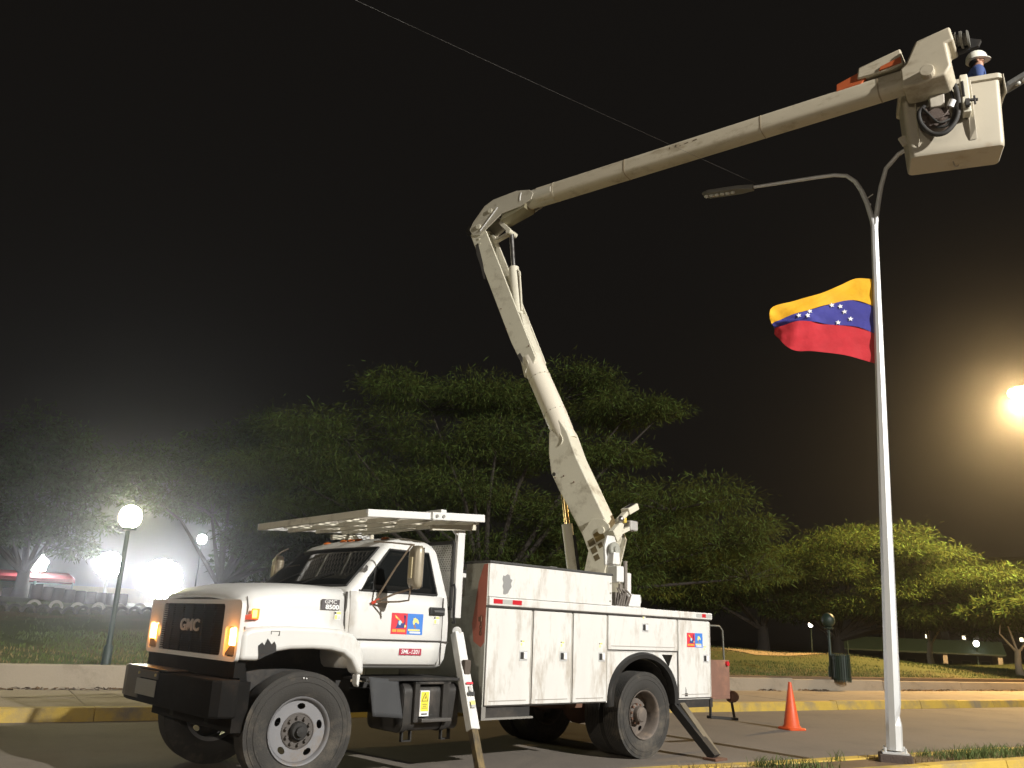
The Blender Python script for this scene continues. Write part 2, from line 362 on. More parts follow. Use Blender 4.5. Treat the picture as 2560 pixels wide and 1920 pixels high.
# ------------------------------------------------------------------ bucket truck (local: X forward, Y to its left side, Z up)
TA = R_(48.3); ER = Vector((math.sin(TA), math.cos(TA), 0)); EN = Vector((math.cos(TA), -math.sin(TA), 0))
TO = Vector((1.1116, 12.3964, 0))
truck = empty('bucket_truck', TO, math.atan2(-ER.y, -ER.x), 'white utility bucket truck with raised boom parked on outriggers beside the median', 'truck')
def P(mb, name, m, parent=None, **k): return mb.build(name, m, parent or truck, **k)
XZ = lambda y0: (lambda a, b, w_: (a, w_, b))
# chassis
m = MB()
for sy in (-1, 1): m.bb(-1.45, 5.5, sy*.36, sy*.45, .60, .84)
for x in (-1.3, -.7, .8, 2.0, 3.2, 4.3, 5.3): m.bb(x-.05, x+.05, -.36, .36, .62, .82)
P(m, 'chassis_frame', FRAME, bevel=.008)
m = MB(); m.cyl((0,-.85,.52),(0,.85,.52),.075,n=14); m.sphere((0,0,.52),(.24,.22,.22)); m.cyl((.2,0,.55),(3.4,0,.72),.05,n=12)
for sy in (-1,1): m.bar((-.75,sy*.5,.62),(.75,sy*.5,.62),.09,.10)
P(m, 'rear_axle', RUST, smooth=40)
m = MB(); m.bar((4.86,-.85,.5),(4.86,.85,.5),.1,.12)
for sy in (-1,1): m.bar((4.1,sy*.42,.58),(5.5,sy*.42,.58),.09,.07)
P(m, 'front_axle', FRAME)
m = MB(); m.bb(4.15, 5.42, -.70, .70, .72, 1.66); P(m, 'engine_bay', FRAME)
# --- wheels
def circ(r, n, cx=0, cy=0, ry=None): return [(cx+r*math.cos(2*math.pi*i/n), cy+(ry or r)*math.sin(2*math.pi*i/n)) for i in range(n)]
def wheel(name, loc, rz, out, front):
    """out=+1 faces +Y; part wheel = tyre, rim etc. as sub-parts"""
    prof = [(-.105,.295),(-.132,.34),(-.140,.40),(-.134,.46),(-.120,.50)]
    tread = []
    for i in range(9):
        y = -.112+i*.028; tread += [(y-.0105,.524),(y+.0085,.524),(y+.0095,.508),(y+.0165,.508)]
    prof = prof+tread[:-2]+[(.120,.50),(.134,.46),(.140,.40),(.132,.34),(.105,.295)]
    t = MB(); t.lathe(prof, 56, 1); t.lathe([(-.105,.295),(.105,.295)], 56, 1)
    # raised sidewall bands
    t.lathe([(.1385,.425),(.1425,.428),(.1425,.436),(.1385,.440)], 56, 1); t.lathe([(.1275,.478),(.1305,.481),(.1295,.487),(.1260,.489)], 56, 1)
    root = t.build(name, RUBBER, truck, smooth=28, loc=loc, rot=(0,0,rz+(0 if out > 0 else math.pi)), fix=False)
    rm = RIMG if front else RIMD
    r = MB(); fl = .118
    r.lathe([(fl-.008,.292),(fl+.004,.302),(fl+.010,.298),(fl+.006,.288),(fl-.012,.276),(fl-.05,.268),(fl-.10,.262),(-.10,.262),(-.118,.298)], 56, 1)
    r.build('rim', rm, root, smooth=35, fix=False)
    yd = .075 if front else -.055
    holes = []
    for k in range(5):
        a = R_(90+72*k+4); cx, cy = .215*math.cos(a), .215*math.sin(a); ring = []
        for i in range(16):
            b = 2*math.pi*i/16; u_, v_ = .027*math.cos(b), .040*math.sin(b)
            ring.append((cx+u_*math.cos(a)-v_*math.sin(a), cy+u_*math.sin(a)+v_*math.cos(a)))
        holes.append(ring)
    M4 = Matrix(((1,0,0,0),(0,0,1,yd),(0,1,0,0),(0,0,0,1)))
    shape2d([circ(.268, 56)]+holes, .005, M4, rm, 'wheel_disc', root)
    h = MB()
    if front:
        h.lathe([(yd+.004,.160),(yd+.014,.158),(yd+.016,.150),(yd+.006,.148)], 40, 1)
        h.lathe([(yd+.004,.150),(yd+.010,.148),(yd+.012,.0)], 40, 1)
        h.build('hub_plate', mat('hub grime', (.085,.075,.068), .7, var=.4, scale=9), root, smooth=35, fix=False); h = MB()
        h.lathe([(yd+.01,.085),(yd+.05,.082),(yd+.065,.07),(yd+.068,.0)], 28, 1); h.lathe([(yd+.06,.045),(yd+.10,.042),(yd+.105,0)], 20, 1)
    else:
        h.lathe([(yd,.13),(yd+.05,.125),(yd+.07,.10),(yd+.13,.095),(yd+.145,.08),(yd+.15,0)], 32, 1)
    h.build('hub', RIMD if not front else FRAME, root, smooth=35, fix=False)
    nm = MB(); nm.cyl((0,0,0),(0,.034,0),.0165,n=6); nme = None
    for k in range(10):
        a = R_(36*k+10); rr = .118
        pos = (rr*math.cos(a), yd+.006+(0 if front else .03), rr*math.sin(a))
        if nme is None: o = nm.build('lug_nut', mat('hub grime', (.085,.075,.068), .7) if front else RUST, root, loc=pos); nme = o.data
        else: o = link('lug_nut', nme, root, pos)
    if front:
        v = MB(); v.sphere((-.012,.1415,.462),.008,8,6); v.sphere((.016,.1415,.466),.008,8,6); v.build('valve_mark', CWHT, root)
    return root
ST = R_(-7)
wheel('front_wheel', (4.86, .93, .522), ST, 1, True)
wheel('front_wheel', (4.86, -.93, .522), ST, -1, True)
for sy in (-1, 1):
    wheel('rear_wheel', (0, sy*1.035, .522), 0, sy, False)
    wheel('rear_wheel', (0, sy*.715, .522), 0, -sy, False)
# --- cab shell
CZ = [(1.07,4.43,3.24,.955,.10),(1.10,4.46,3.21,1.0,.10),(1.17,4.48,3.19,1.035,.10),(1.33,4.49,3.18,1.052,.10),(1.345,4.49,3.18,1.052,.10),(1.36,4.49,3.18,1.060,.10),(1.60,4.50,3.18,1.060,.12),(1.82,4.47,3.20,1.035,.14),(2.29,3.99,3.27,.885,.10),(2.36,3.90,3.31,.845,.09),(2.415,3.76,3.38,.76,.08),(2.44,3.60,3.46,.60,.05)]
def cabp(z):
    for a_, b_ in zip(CZ, CZ[1:]):
        if z <= b_[0]:
            t = (z-a_[0])/(b_[0]-a_[0]); return [a_[i]+(b_[i]-a_[i])*t for i in range(1,5)]
    return list(CZ[-1][1:])
def xfront(y, z):
    xf, xr, hw, b = cabp(z); return xf+b*(1-(y/hw)**2)
def cabring(z):
    xf, xr, hw, b = cabp(z); r = .07; pts = []
    ys = np.linspace(-(hw-r), hw-r, 13)
    for y in ys: pts.append((xfront(y, z), y, z))
    xc = xfront(hw-r, z)-r
    for k in (1,2,3): a = math.pi/2*k/4; pts.append((xc+r*math.cos(a), hw-r+r*math.sin(a), z))
    pts.append((xc, hw, z))
    for t in (.33,.66): pts.append((xc+(xr+r-xc)*t, hw, z))
    pts.append((xr+r, hw, z)); pts.append((xr+.02, hw-.02, z)); pts.append((xr, hw-r, z))
    q = pts[13:]
    pts.append((xr, 0, z))
    for (x, y, z_) in q[::-1]: pts.append((x, -y, z_))
    return pts
m = MB(); m.loft([cabring(z[0]) for z in CZ]); cab = P(m, 'cab', WHITE, smooth=35)
def sidept(x, z, off=0, sy=1): return (x, sy*(cabp(z)[2]+off), z)
for sy in (1, -1):
    m = MB()
    zs = [1.105,1.17,1.25,1.335]
    def panel(zs, x0f, x1f, off, sy=sy):
        mb = MB(); n = 8; vs = [sidept(x0f(z)+(x1f(z)-x0f(z))*i/n, z, off, sy) for z in zs for i in range(n+1)]
        k = n+1; mb.add(vs, [(a_*k+i, a_*k+i+1, (a_+1)*k+i+1, (a_+1)*k+i) if sy < 0 else (a_*k+i, (a_+1)*k+i, (a_+1)*k+i+1, a_*k+i+1) for a_ in range(len(zs)-1) for i in range(n)])
        return mb
    door = panel([1.105,1.12,1.17,1.25,1.337], lambda z: 3.305+.02*(z < 1.15), lambda z: 4.36, .010).build('door', WHITE, cab, smooth=30, solid=.016, fix=False)
    # upper door skin and window surround
    panel([1.352,1.36,1.45,1.60,1.70,1.81], lambda z: 3.305, lambda z: 4.455, .009).build('door_skin', WHITE, door, smooth=30, solid=.016, fix=False)
    g = panel([1.815,1.83], lambda z: 3.40, lambda z: 4.36, .010); g.build('window_seal', TREAD, door, solid=.012, fix=False)
    # glass
    zz = [1.825,1.95,2.08,2.20,2.27]
    xl = lambda z: 4.345-.02*(z<1.85)-(z-1.83)*.93; xr_ = lambda z: 3.375+(z-1.83)*.10
    panel(zz, xr_, xl, .006).build('side_window', GLASS, door, smooth=30, solid=.01, fix=False)
    sp = MB(); sp.bar(sidept(4.19,1.825,.012,sy), sidept(4.135,2.06,.012,sy), .022, .03); sp.build('vent_bar', TREAD, door)
    # window rubber outline
    ol = MB(); path = [sidept(xr_(z), z, .008, sy) for z in zz]+[sidept(xl(z), z, .008, sy) for z in zz[::-1]]
    ol.tube(path+[path[0]], .011, 6); ol.build('window_rubber', TREAD, door, smooth=40)
    h = MB(); h.box((3.385, sy*1.078, 1.655), (.20, .03, .085)); hd = h.build('door_handle', BLACK, door, bevel=.012)
    h = MB(); h.box((3.37, sy*1.098, 1.655), (.14, .018, .025)); h.build('handle_grip', mat('handle grey', (.09,.09,.09), .5), hd, bevel=.006)
    # seam lines
    s_ = MB(); s_.bar((3.30, sy*1.063, 1.11), (3.30, sy*1.063, 1.80), .010, .012); s_.bar((3.20, sy*1.062, 1.345), (4.44, sy*1.062, 1.345), .012, .012); s_.build('door_seam', SEAM, cab)
    # mirror on its tripod arms
    ROSTY = mat('mirror tube', (.28,.22,.16), .5, metal=.5, var=.3)
    a0 = (4.20, sy*1.09, 1.71); mt = (4.02, sy*1.46, 2.285); mb_ = (3.99, sy*1.46, 1.86)
    t = MB(); t.tube([a0, (4.12, sy*1.3, 2.05), (4.04, sy*1.44, 2.28), mt], .010, 8); t.tube([a0, (4.10, sy*1.30, 1.80), mb_], .010, 8)
    t.tube([a0, (4.06, sy*1.32, 1.725), (4.02, sy*1.43, 1.74), (4.03, sy*1.46, 1.86)], .009, 8)
    t.tube([(4.16, sy*.93, 2.33), (4.10, sy*1.2, 2.31), mt], .008, 8)
    arm = t.build('mirror_arm', ROSTY, cab, smooth=50)
    k = MB(); k.bar((4.22, sy*1.075, 1.70), (4.16, sy*1.13, 1.74), .03, .03); k.build('mirror_foot', plain('red reflector tape', (.6,.06,.03), .4), arm, bevel=.006)
    q = MB(); q.tube([(x_, sy*1.46+sy*(.0), z_) for x_, z_ in ((3.99,1.86),(4.03,1.86),(4.035,1.9))], .008, 6); q.build('mirror_clamp', STEEL, arm)
    # mirror head : long rounded box, its back towards the front
    hb = MB(); ring = []
    for (dx, sc_) in ((-.030,.92),(-.018,1.0),(.015,1.0),(.05,.82),(.062,.60)):
        rr = []
        for i in range(24):
            b = 2*math.pi*i/24; cx = abs(math.cos(b))**.35*math.copysign(1, math.cos(b)); cy = abs(math.sin(b))**.35*math.copysign(1, math.sin(b))
            rr.append((3.99+dx, sy*(1.475+.088*cx*sc_), 2.065+.215*cy*sc_))
        ring.append(rr)
    hb.loft(ring); mh = hb.build('mirror_head', mat('mirror back', (.30,.26,.19), .4, metal=.3, var=.25), arm, smooth=40)
    gb = MB(); gb.bb(4.045,4.068, sy*1.450, sy*1.505, 1.95, 2.16); gb.build('mirror_rib', mat('mirror rib', (.40,.34,.20), .45, var=.2), arm, bevel=.006)
    gl = MB(); gl.bb(3.955,3.9585, sy*1.395, sy*1.555, 1.87, 2.26); gl.build('mirror_glass', CHROME, arm)
    # grab handle behind the door
    gh = MB(); gh.tube([(3.215,sy*1.075,1.93),(3.19,sy*1.10,1.95),(3.185,sy*1.115,1.90),(3.185,sy*1.115,1.62),(3.16,sy*1.11,1.55),(3.16,sy*1.07,1.55)], .014, 8); gh.build('grab_handle', BLACK, cab, smooth=50)
# windscreen
m = MB()
def wsp(u, v): 
    z = 1.862+v*.425; hw = cabp(z)[2]-.075; y = -hw+2*hw*u; return (xfront(y, z)+.007, y, z)
m.grid(wsp, 20, 8); ws = P(m, 'windscreen', GLASS, cab, smooth=40, solid=.012, fix=False)
m = MB(); m.tube([wsp(u,0) for u in np.linspace(0,1,21)]+[wsp(1,v) for v in (.25,.5,.75,1)]+[wsp(u,1) for u in np.linspace(.95,0,20)]+[wsp(0,v) for v in (.75,.5,.25,0)], .013, 6); P(m, 'windscreen_rubber', TREAD, ws, smooth=40)
for y0, y1 in ((.15,.62),(-.55,-.1)):
    m = MB(); a = wsp(.5+y0/2,.0); b = wsp(.5+y1/2,.34); m.tube([(a[0]+.02,a[1],a[2]),(b[0]+.02,b[1],b[2])], .006, 6); P(m, 'wiper', BLACK, ws)
# A-pillar wear mark, roof marker lamps
m = MB(); m.add([sidept(4.29,2.03,.004), sidept(4.245,2.085,.004), sidept(4.225,2.07,.004), sidept(4.235,2.03,.004), sidept(4.265,2.005,.004)], [(0,1,2,3,4)]); P(m, 'scuff_mark', SEAM, cab)
AMB = mat('amber lens', (.50,.13,.02), .25, var=.1); 
for y in (-.62,-.16,0,.16,.62):
    m = MB(); x = xfront(y, 2.39)-.05; m.sphere((x, y, 2.40), (.06,.045,.03), 12, 6, z0=-.2); P(m, 'marker_lamp', AMB, cab, smooth=60)
# --- bonnet and wings
hood = MB()
def hsec(x, hw, zt, zb=1.38):
    h = [(0,zt+.035),(hw*.35,zt+.032),(hw*.68,zt+.014),(hw-.10,zt-.012),(hw-.035,zt-.045),(hw-.004,zt-.10),(hw+.004,zt-.2),(hw+.014,1.50),(hw+.03,1.44),(hw+.05,zb)]
    return [(x, -y, z) for y, z in h[:0:-1]]+[(x, y, z) for y, z in h]
ST_ = [(4.497,1.02,1.835),(4.75,1.015,1.835),(5.05,1.01,1.825),(5.28,1.0,1.805),(5.43,.985,1.775),(5.52,.965,1.735),(5.565,.935,1.69),(5.580,.90,1.655)]
hood.loft([hsec(*s_) for s_ in ST_], caps=False, closed=False)
hoodo = P(hood, 'bonnet', WHITE, smooth=38, solid=.012)
for sy in (1,-1):
    m = MB(); m.bar((4.492, sy*1.036, 1.44), (4.492, sy*1.030, 1.80), .014, .02); P(m, 'bonnet_gap', SEAM, hoodo)
m = MB(); m.tube([(5.50, .972, 1.46),(5.49,.985,1.60),(5.50,.955,1.70)], .004, 5); P(m, 'nose_seam', SEAM, hoodo)
wing = [(4.265,1.02),(4.285,1.18),(4.33,1.31),(4.42,1.395),(4.56,1.435),(4.80,1.450),(5.15,1.452),(5.36,1.44),(5.50,1.42),(5.575,1.38),(5.575,1.14),(5.40,1.14),(5.35,1.175),(5.24,1.218),(5.08,1.243),(4.86,1.25),(4.66,1.243),(4.52,1.215),(4.425,1.155),(4.365,1.07),(4.345,1.02)]
for sy in (1,-1):
    m = MB(); m.prism(wing, lambda a,b,w_: (a, sy*w_, b), .93, 1.125); wg = P(m, 'wing', WHITE, hoodo, bevel=.042, seg=4, smooth=50)
    m = MB(); m.prism([(4.30,1.02),(4.34,1.02),(4.335,.93),(4.31,.90)], lambda a,b,w_: (a, sy*w_, b), 1.02, 1.11); P(m, 'mud_flap_end', WHITE, hoodo, bevel=.008)
# torn wing edge
m = MB(); m.add([(5.40,1.1285,1.15),(5.42,1.1285,1.27),(5.385,1.1285,1.30),(5.36,1.1285,1.275),(5.335,1.1285,1.335),(5.29,1.1285,1.285),(5.265,1.1285,1.31),(5.245,1.1285,1.28),(5.235,1.1285,1.222),(5.34,1.1285,1.18)], [tuple(range(10))]); P(m, 'torn_wing_edge', FRAME, hoodo, solid=.002)
m = MB(); m.bb(5.22,5.31,1.126,1.1285,1.398,1.403); m.bb(5.303,5.308,1.126,1.1285,1.372,1.40); m.bb(5.22,5.226,1.126,1.1285,1.362,1.40); m.bb(5.22,5.235,1.126,1.1285,1.362,1.37); P(m, 'wing_badge_outline', SEAM, hoodo)
# front fascia with openings
def rrect(y0,y1,z0,z1,r=.03,n=4):
    pts = []
    for (cy, cz, a0) in ((y1-r,z1-r,0),(y0+r,z1-r,90),(y0+r,z0+r,180),(y1-r,z0+r,270)):
        for k in range(n+1): a = R_(a0+90*k/n); pts.append((cy+r*math.cos(a), cz+r*math.sin(a)))
    return pts
MX = lambda x: Matrix(((0,0,1,x),(1,0,0,0),(0,1,0,0),(0,0,0,1)))
fas = shape2d([rrect(-1.10,1.10,1.125,1.665,.06), rrect(-.75,.75,1.165,1.625,.035), rrect(.82,1.055,1.165,1.425,.03), rrect(-1.055,-.82,1.165,1.425,.03)], .02, MX(5.585), WHITE, 'front_fascia', hoodo)
fas.modifiers.new('bevel','BEVEL').width = .01
GRL = mat('grille black', (.010,.009,.009), .85, var=.2, spec=.12)
m = MB(); m.bb(5.545,5.555,-.76,.76,1.16,1.63); gr = P(m, 'grille', mat('grille back', (.006,.005,.005), .9, spec=.1), hoodo)
m = MB(); m.bb(-.008,.008,-.755,.755,-.0035,.0035); first = m.build('grille_bar', GRL, gr, loc=(5.585,0,1.185))
for k in range(1, 21): link('grille_bar', first.data, gr, (5.585,0,1.185+k*.0215))
m = MB(); m.bb(-.010,.010,-.006,.006,-.225,.225); first = m.build('grille_post', GRL, gr, loc=(5.59,-.5,1.395))
for y in (-.25,0,.25,.5): link('grille_post', first.data, gr, (5.59,y,1.395))
text('grille_lettering', 'GMC', .155, (5.604, -.02, 1.415), (0,1,0), (0,0,1), mat('letter silver', (.50,.46,.44), .35, metal=.3), gr, ext=.006, bold=.004, sx=1.35)
LENS = mat('clear lens', (.16,.13,.10), .12, var=.1, spec=.8)
LIT = emis('lit amber lens', (1.0,.46,.12), 22.0); LIT2 = emis('lit amber glow', (1.0,.30,.045), 2.2)
for sy, k in ((1,1.0),(-1,.6)):
    m = MB(); m.bb(5.53,5.545, sy*.815, sy*1.06, 1.16, 1.43); hl = P(m, 'headlight', LENS, hoodo)
    m = MB(); m.prism([(sy*.835,1.175),(sy*1.04,1.175),(sy*1.04,1.265),(sy*.93,1.265),(sy*.85,1.20)], lambda a,b,w_: (w_, a, b), 5.55, 5.60); P(m, 'headlamp_lens', LENS, hl, bevel=.01)
    m = MB(); m.bb(5.55,5.600, sy*.900, sy*1.050, 1.262, 1.415); P(m, 'turn_signal', LIT, hl, bevel=.012)
    m = MB(); m.prism([(sy*.832,1.19),(sy*.905,1.27),(sy*.905,1.412),(sy*.838,1.412)], lambda a,b,w_: (w_, a, b), 5.55, 5.592); P(m, 'signal_glow', LIT2, hl, bevel=.008)  # emissive panel standing in for the turn signal's orange glow around it
    light('signal_light', 'POINT', (5.67, sy*.98, 1.34), 3.0*k, (1,.34,.06), hl, size=.05)
    m = MB(); m.bb(5.40,5.47, sy*1.012, sy*1.045, 1.50, 1.592); sm_ = P(m, 'side_marker', LIT2, hoodo, bevel=.008)
    m = MB(); m.bb(5.425,5.468, sy*1.03, sy*1.050, 1.512, 1.58); P(m, 'marker_bulb', emis('marker bulb', (1,.42,.08), 7), sm_, bevel=.006)
    m = MB(); m.prism([(5.40,1.490),(5.54,1.490),(5.535,1.53),(5.47,1.545),(5.40,1.53)], lambda a,b,w_: (a, sy*w_, b), 1.0, 1.036); P(m, 'marker_base', plain('marker base red', (.5,.06,.02), .35), sm_, bevel=.006)
# bumper
m = MB(); pl = [(5.52,-1.20),(5.66,-1.19),(5.76,-1.10),(5.79,-.95),(5.79,.95),(5.77,1.06),(5.71,1.12),(5.60,1.14),(5.55,1.14),(5.55,1.05),(5.60,1.02),(5.60,-1.05),(5.52,-1.1)]
BUMP = mat('worn black bumper', (.008,.0075,.007), .75, spec=.12, var=.3, scale=7, dirt=(.022,.018,.015), dirt_amt=.2)
m.prism(pl, lambda a,b,w_: (a, b, w_), .66, .98); bump = P(m, 'bumper', BUMP, bevel=.02)
m = MB(); m.prism([(5.515,-1.21),(5.665,-1.20),(5.775,-1.105),(5.803,-.95),(5.803,-.60),(5.79,-.60),(5.79,-.95),(5.76,-1.10),(5.66,-1.19),(5.515,-1.205)], lambda a,b,w_: (a,b,w_), .70, .992); P(m, 'bumper_end', mat('dull bumper steel', (.10,.095,.09), .45, metal=.5, var=.3, dirt=(.04,.03,.025), dirt_amt=.3), bump)
m = MB(); m.bb(5.60,5.80,-1.0,.1,.985,1.0); P(m, 'bumper_top_edge', mat('bumper edge', (.13,.12,.11), .4, metal=.6, var=.3), bump, bevel=.004)
m = MB(); m.bb(5.80,5.818,-.60,-.10,.90,.975); br = P(m, 'plate_bracket', mat('bracket dull', (.10,.095,.09), .5, metal=.4), bump, bevel=.004)
m = MB(); m.bb(5.815,5.822,-.62,-.10,.74,.89); P(m, 'licence_plate', mat('plate', (.22,.22,.20), .5, var=.2), bump, bevel=.006)
for y in (-.57,-.13): 
    m = MB(); m.cyl((5.81,y,.94),(5.828,y,.94),.014,n=10); P(m, 'bracket_bolt', plain('brass bolt', (.5,.42,.2), .3), br)
m = MB(); m.bb(5.48,5.58,-1.05,1.05,.99,1.14); m.bb(5.36,5.5,-.95,.95,.52,.95); m.prism([(4.9+.42,.62),(5.46,.62),(5.46,1.13),(5.42,1.13)], lambda a,b,w_: (a,w_,b), .7, .92); P(m, 'front_apron', BUMP, bump)
# badge and small stickers on the bonnet side
def side_box(name, x0, x1, z0, z1, y, m_, parent, th=.003, bevel=0):
    mb = MB(); mb.bb(x0, x1, y, y+th, z0, z1); return P(mb, name, m_, parent, bevel=bevel)
def stx(name, s, size, x, z, y, m_, parent, **k): return text(name, s, size, (x, y, z), (-1,0,0), (0,0,1), m_, parent, **k)
bd = side_box('badge', 4.565, 4.765, 1.615, 1.715, 1.031, mat('badge grey', (.10,.09,.095), .35), hoodo, th=.006, bevel=.002)
stx('badge_lettering', 'GMC', .052, 4.665, 1.69, 1.0375, CWHT, bd, sx=1.2); stx('badge_number', '8500', .060, 4.645, 1.64, 1.0375, CWHT, bd, bold=.002, sx=1.25)
def notice(x, z, y, parent, k=1.0):
    n_ = side_box('warning_sticker', x-.035*k, x+.035*k, z-.04*k, z+.04*k, y, CWHT, parent, th=.001)
    side_box('sticker_band', x-.033*k, x+.012*k, z+.012*k, z+.036*k, y+.001, CYEL, n_, th=.0008); side_box('sticker_symbol', x+.016*k, x+.034*k, z+.014*k, z+.034*k, y+.001, CBLK, n_, th=.0008)
    side_box('sticker_triangle', x+.004*k, x+.030*k, z-.034*k, z+.004*k, y+.001, CYEL, n_, th=.0008)
    for q in (-.004,-.016,-.028): side_box('sticker_text', x-.030*k, x-.002*k, z+(q-.003)*k, z+(q+.003)*k, y+.001, CGRY, n_, th=.0008)
    return n_
notice(4.575, 1.565, 1.0335, hoodo); notice(3.38, 1.565, 1.071, cab)
def poster(x, z, wd, ht, y, parent):
    """two-panel decal; local u to the right (towards the rear), v up"""
    f = lambda u_, v_, o: (x-u_*wd, y+o, z+v_*ht)
    def pl_(name, pts, m_, o, par):
        mb = MB(); mb.add([f(a_, b_, o) for a_, b_ in pts], [tuple(range(len(pts)))]); return mb.build(name, m_, par, fix=False)
    mb = MB(); mb.box((x, y+.0005, z), (wd, .001, ht)); d_ = mb.build('decal', CRED, parent)
    pl_('decal_panel', [(0,-.5),(.5,-.5),(.5,.5),(0,.5)], CBLU, .0016, d_)
    pl_('decal_figure', [(-.36,-.22),(-.33,-.12),(-.30,.05),(-.30,.16),(-.20,.19),(-.17,.02),(-.12,.02),(-.085,.12),(-.075,.22),(-.05,.40),(-.115,.40),(-.085,.36),(-.06,.10),(-.075,-.05),(-.09,-.2)], CNAV, .0020, d_)
    pl_('decal_flame', [(-.40,.36),(-.395,.42),(-.36,.36),(-.29,.26),(-.16,.08),(-.15,.02),(-.19,.04),(-.30,.18),(-.37,.26)], CORG, .0024, d_)
    pl_('decal_flame', [(-.385,.38),(-.36,.35),(-.30,.27),(-.32,.24),(-.37,.28)], CYEL, .0028, d_)
    pl_('decal_patch', [(-.28,.1),(-.22,.16),(-.18,.06),(-.22,-.08),(-.27,-.04)], CLBL, .0028, d_)
    pl_('decal_flame', [(-.09,-.18),(-.085,-.06),(-.06,-.05),(-.03,-.1),(-.05,-.16)], CYEL, .0026, d_)
    pl_('decal_horse', [(.18,.02),(.17,.12),(.19,.22),(.19,.30),(.23,.28),(.25,.33),(.27,.27),(.31,.26),(.35,.18),(.375,.08),(.36,.02),(.33,.02),(.31,.08),(.27,.10),(.24,.04),(.23,-.02),(.20,-.03)], CYEL, .0022, d_)
    pl_('decal_mane', [(.20,-.03),(.24,0),(.27,-.1),(.29,-.2),(.24,-.2),(.21,-.12)], plain('decal brown', (.30,.17,.12)), .0022, d_)
    q = MB(); u_ = -.46
    for wdt in (.03,.04,.05,0,.05,.04,.02,.04,.035,.045):
        if wdt: q.add([f(a_, b_, .0022) for a_, b_ in ((u_,-.40),(u_+wdt,-.40),(u_+wdt,-.27),(u_,-.27))], [(0,1,2,3)])
        u_ += (wdt or .02)+.004
    q.build('decal_wording', CORG, d_, fix=False)
    q = MB(); u_ = .035
    for wdt in (.03,.04,.03,.05,.03,.04,.05,.035,.04): q.add([f(a_, b_, .0022) for a_, b_ in ((u_,-.33),(u_+wdt,-.33),(u_+wdt,-.24),(u_,-.24))], [(0,1,2,3)]); u_ += wdt+.004
    q.build('decal_wording', CYEL, d_, fix=False)
    q = MB(); u_ = .09
    for wdt in (.04,.03,.04,.05,.04,.03,.05,.035): q.add([f(a_, b_, .0022) for a_, b_ in ((u_,-.44),(u_+wdt,-.44),(u_+wdt,-.36),(u_,-.36))], [(0,1,2,3)]); u_ += wdt+.004
    q.build('decal_wording', CWHT, d_, fix=False)
    return d_
poster(3.76, 1.515, .40, .21, 1.0705, cab)
nb = side_box('fleet_number_sign', 3.545, 3.825, 1.205, 1.270, 1.0565, CMAR, cab, th=.0015)
stx('fleet_number', 'SML-1201', .058, 3.685, 1.2375, 1.0595, CWHT, nb, bold=.0004, shear=.15, sx=1.02)
# --- cab guard (headache rack)
gz = lambda x: 2.575+(4.45-x)*.075
m = MB()
m.bar((4.43,-1.22,gz(4.43)), (4.43,1.22,gz(4.43)), .04, .075)
guard = P(m, 'cab_guard', BOOMW, bevel=.006)
for sy in (1,-1):
    m = MB(); m.bar((4.45,sy*1.20,gz(4.45)), (3.60,sy*1.20,gz(3.6)), .05, .078); m.bar((3.66,sy*1.235,gz(3.66)), (2.93,sy*1.235,gz(2.93)), .05, .085); P(m, 'guard_side_rail', WHITE, guard, bevel=.008)
    m = MB(); m.bar((3.52,sy*1.05,gz(3.5)-.11), (2.90,sy*1.05,gz(2.90)-.09), .05, .06); P(m, 'guard_lower_rail', BOOMW, guard, bevel=.006)
    for x in (3.61,3.52):
        m = MB(); m.cyl((x,sy*1.255,gz(x)),(x,sy*1.272,gz(x)),.018,n=10); P(m, 'rail_bolt', STEEL, guard)
    m = MB(); m.bar((3.05,sy*.98,1.60),(3.05,sy*.98,2.60), .06, .10); m.prism([(3.02,2.60),(3.02,2.42),(3.22,2.60)], lambda a,b,w_: (a,sy*w_,b), .96, 1.0); P(m, 'guard_post', WHITE, guard, bevel=.006)
m = MB(); m.bb(3.20,3.28,.6,.9,gz(3.2)+.05,gz(3.2)+.11); P(m, 'guard_block', WHITE, guard, bevel=.01)
for x in (4.05,3.66,3.28,2.96):
    m = MB(); m.bar((x,-1.18,gz(x)-.035), (x,1.18,gz(x)-.035), .035, .05); P(m, 'guard_cross_bar', BOOMW, guard, bevel=.004)
for y in (-.6,0,.6):
    m = MB(); m.bar((4.42,y,gz(4.42)-.03), (2.90,y,gz(2.9)-.03), .04, .035); P(m, 'guard_long_bar', BOOMW, guard, bevel=.004)
m = MB(); sp = .075   # expanded metal sheet
c = -1.2
def strip(x0,y0,x1,y1): m.bar((x0,y0,gz(x0)+.004),(x1,y1,gz(x1)+.004),.0075,.006)
for k in range(-60, 60):
    for sgn in (1,-1):
        pts = []
        # line y = sgn*0.5*(x-3.67)+k*sp, clipped to the rectangle
        x0, x1 = 2.97, 4.42
        f = lambda x: sgn*.5*(x-3.67)+k*sp
        lo, hi = x0, x1
        for bound in (-1.18, 1.18):
            xb = 3.67+(bound-k*sp)/(sgn*.5)
            if (f(lo) < -1.18 and bound == -1.18) or (f(lo) > 1.18 and bound == 1.18): lo = max(lo, xb)
            if (f(hi) < -1.18 and bound == -1.18) or (f(hi) > 1.18 and bound == 1.18): hi = min(hi, xb)
        if hi-lo > .03 and abs(f((lo+hi)/2)) < 1.18: strip(lo, f(lo), hi, f(hi))
P(m, 'expanded_metal', mat('mesh paint', (.36,.33,.28), .6), guard, fix=False)
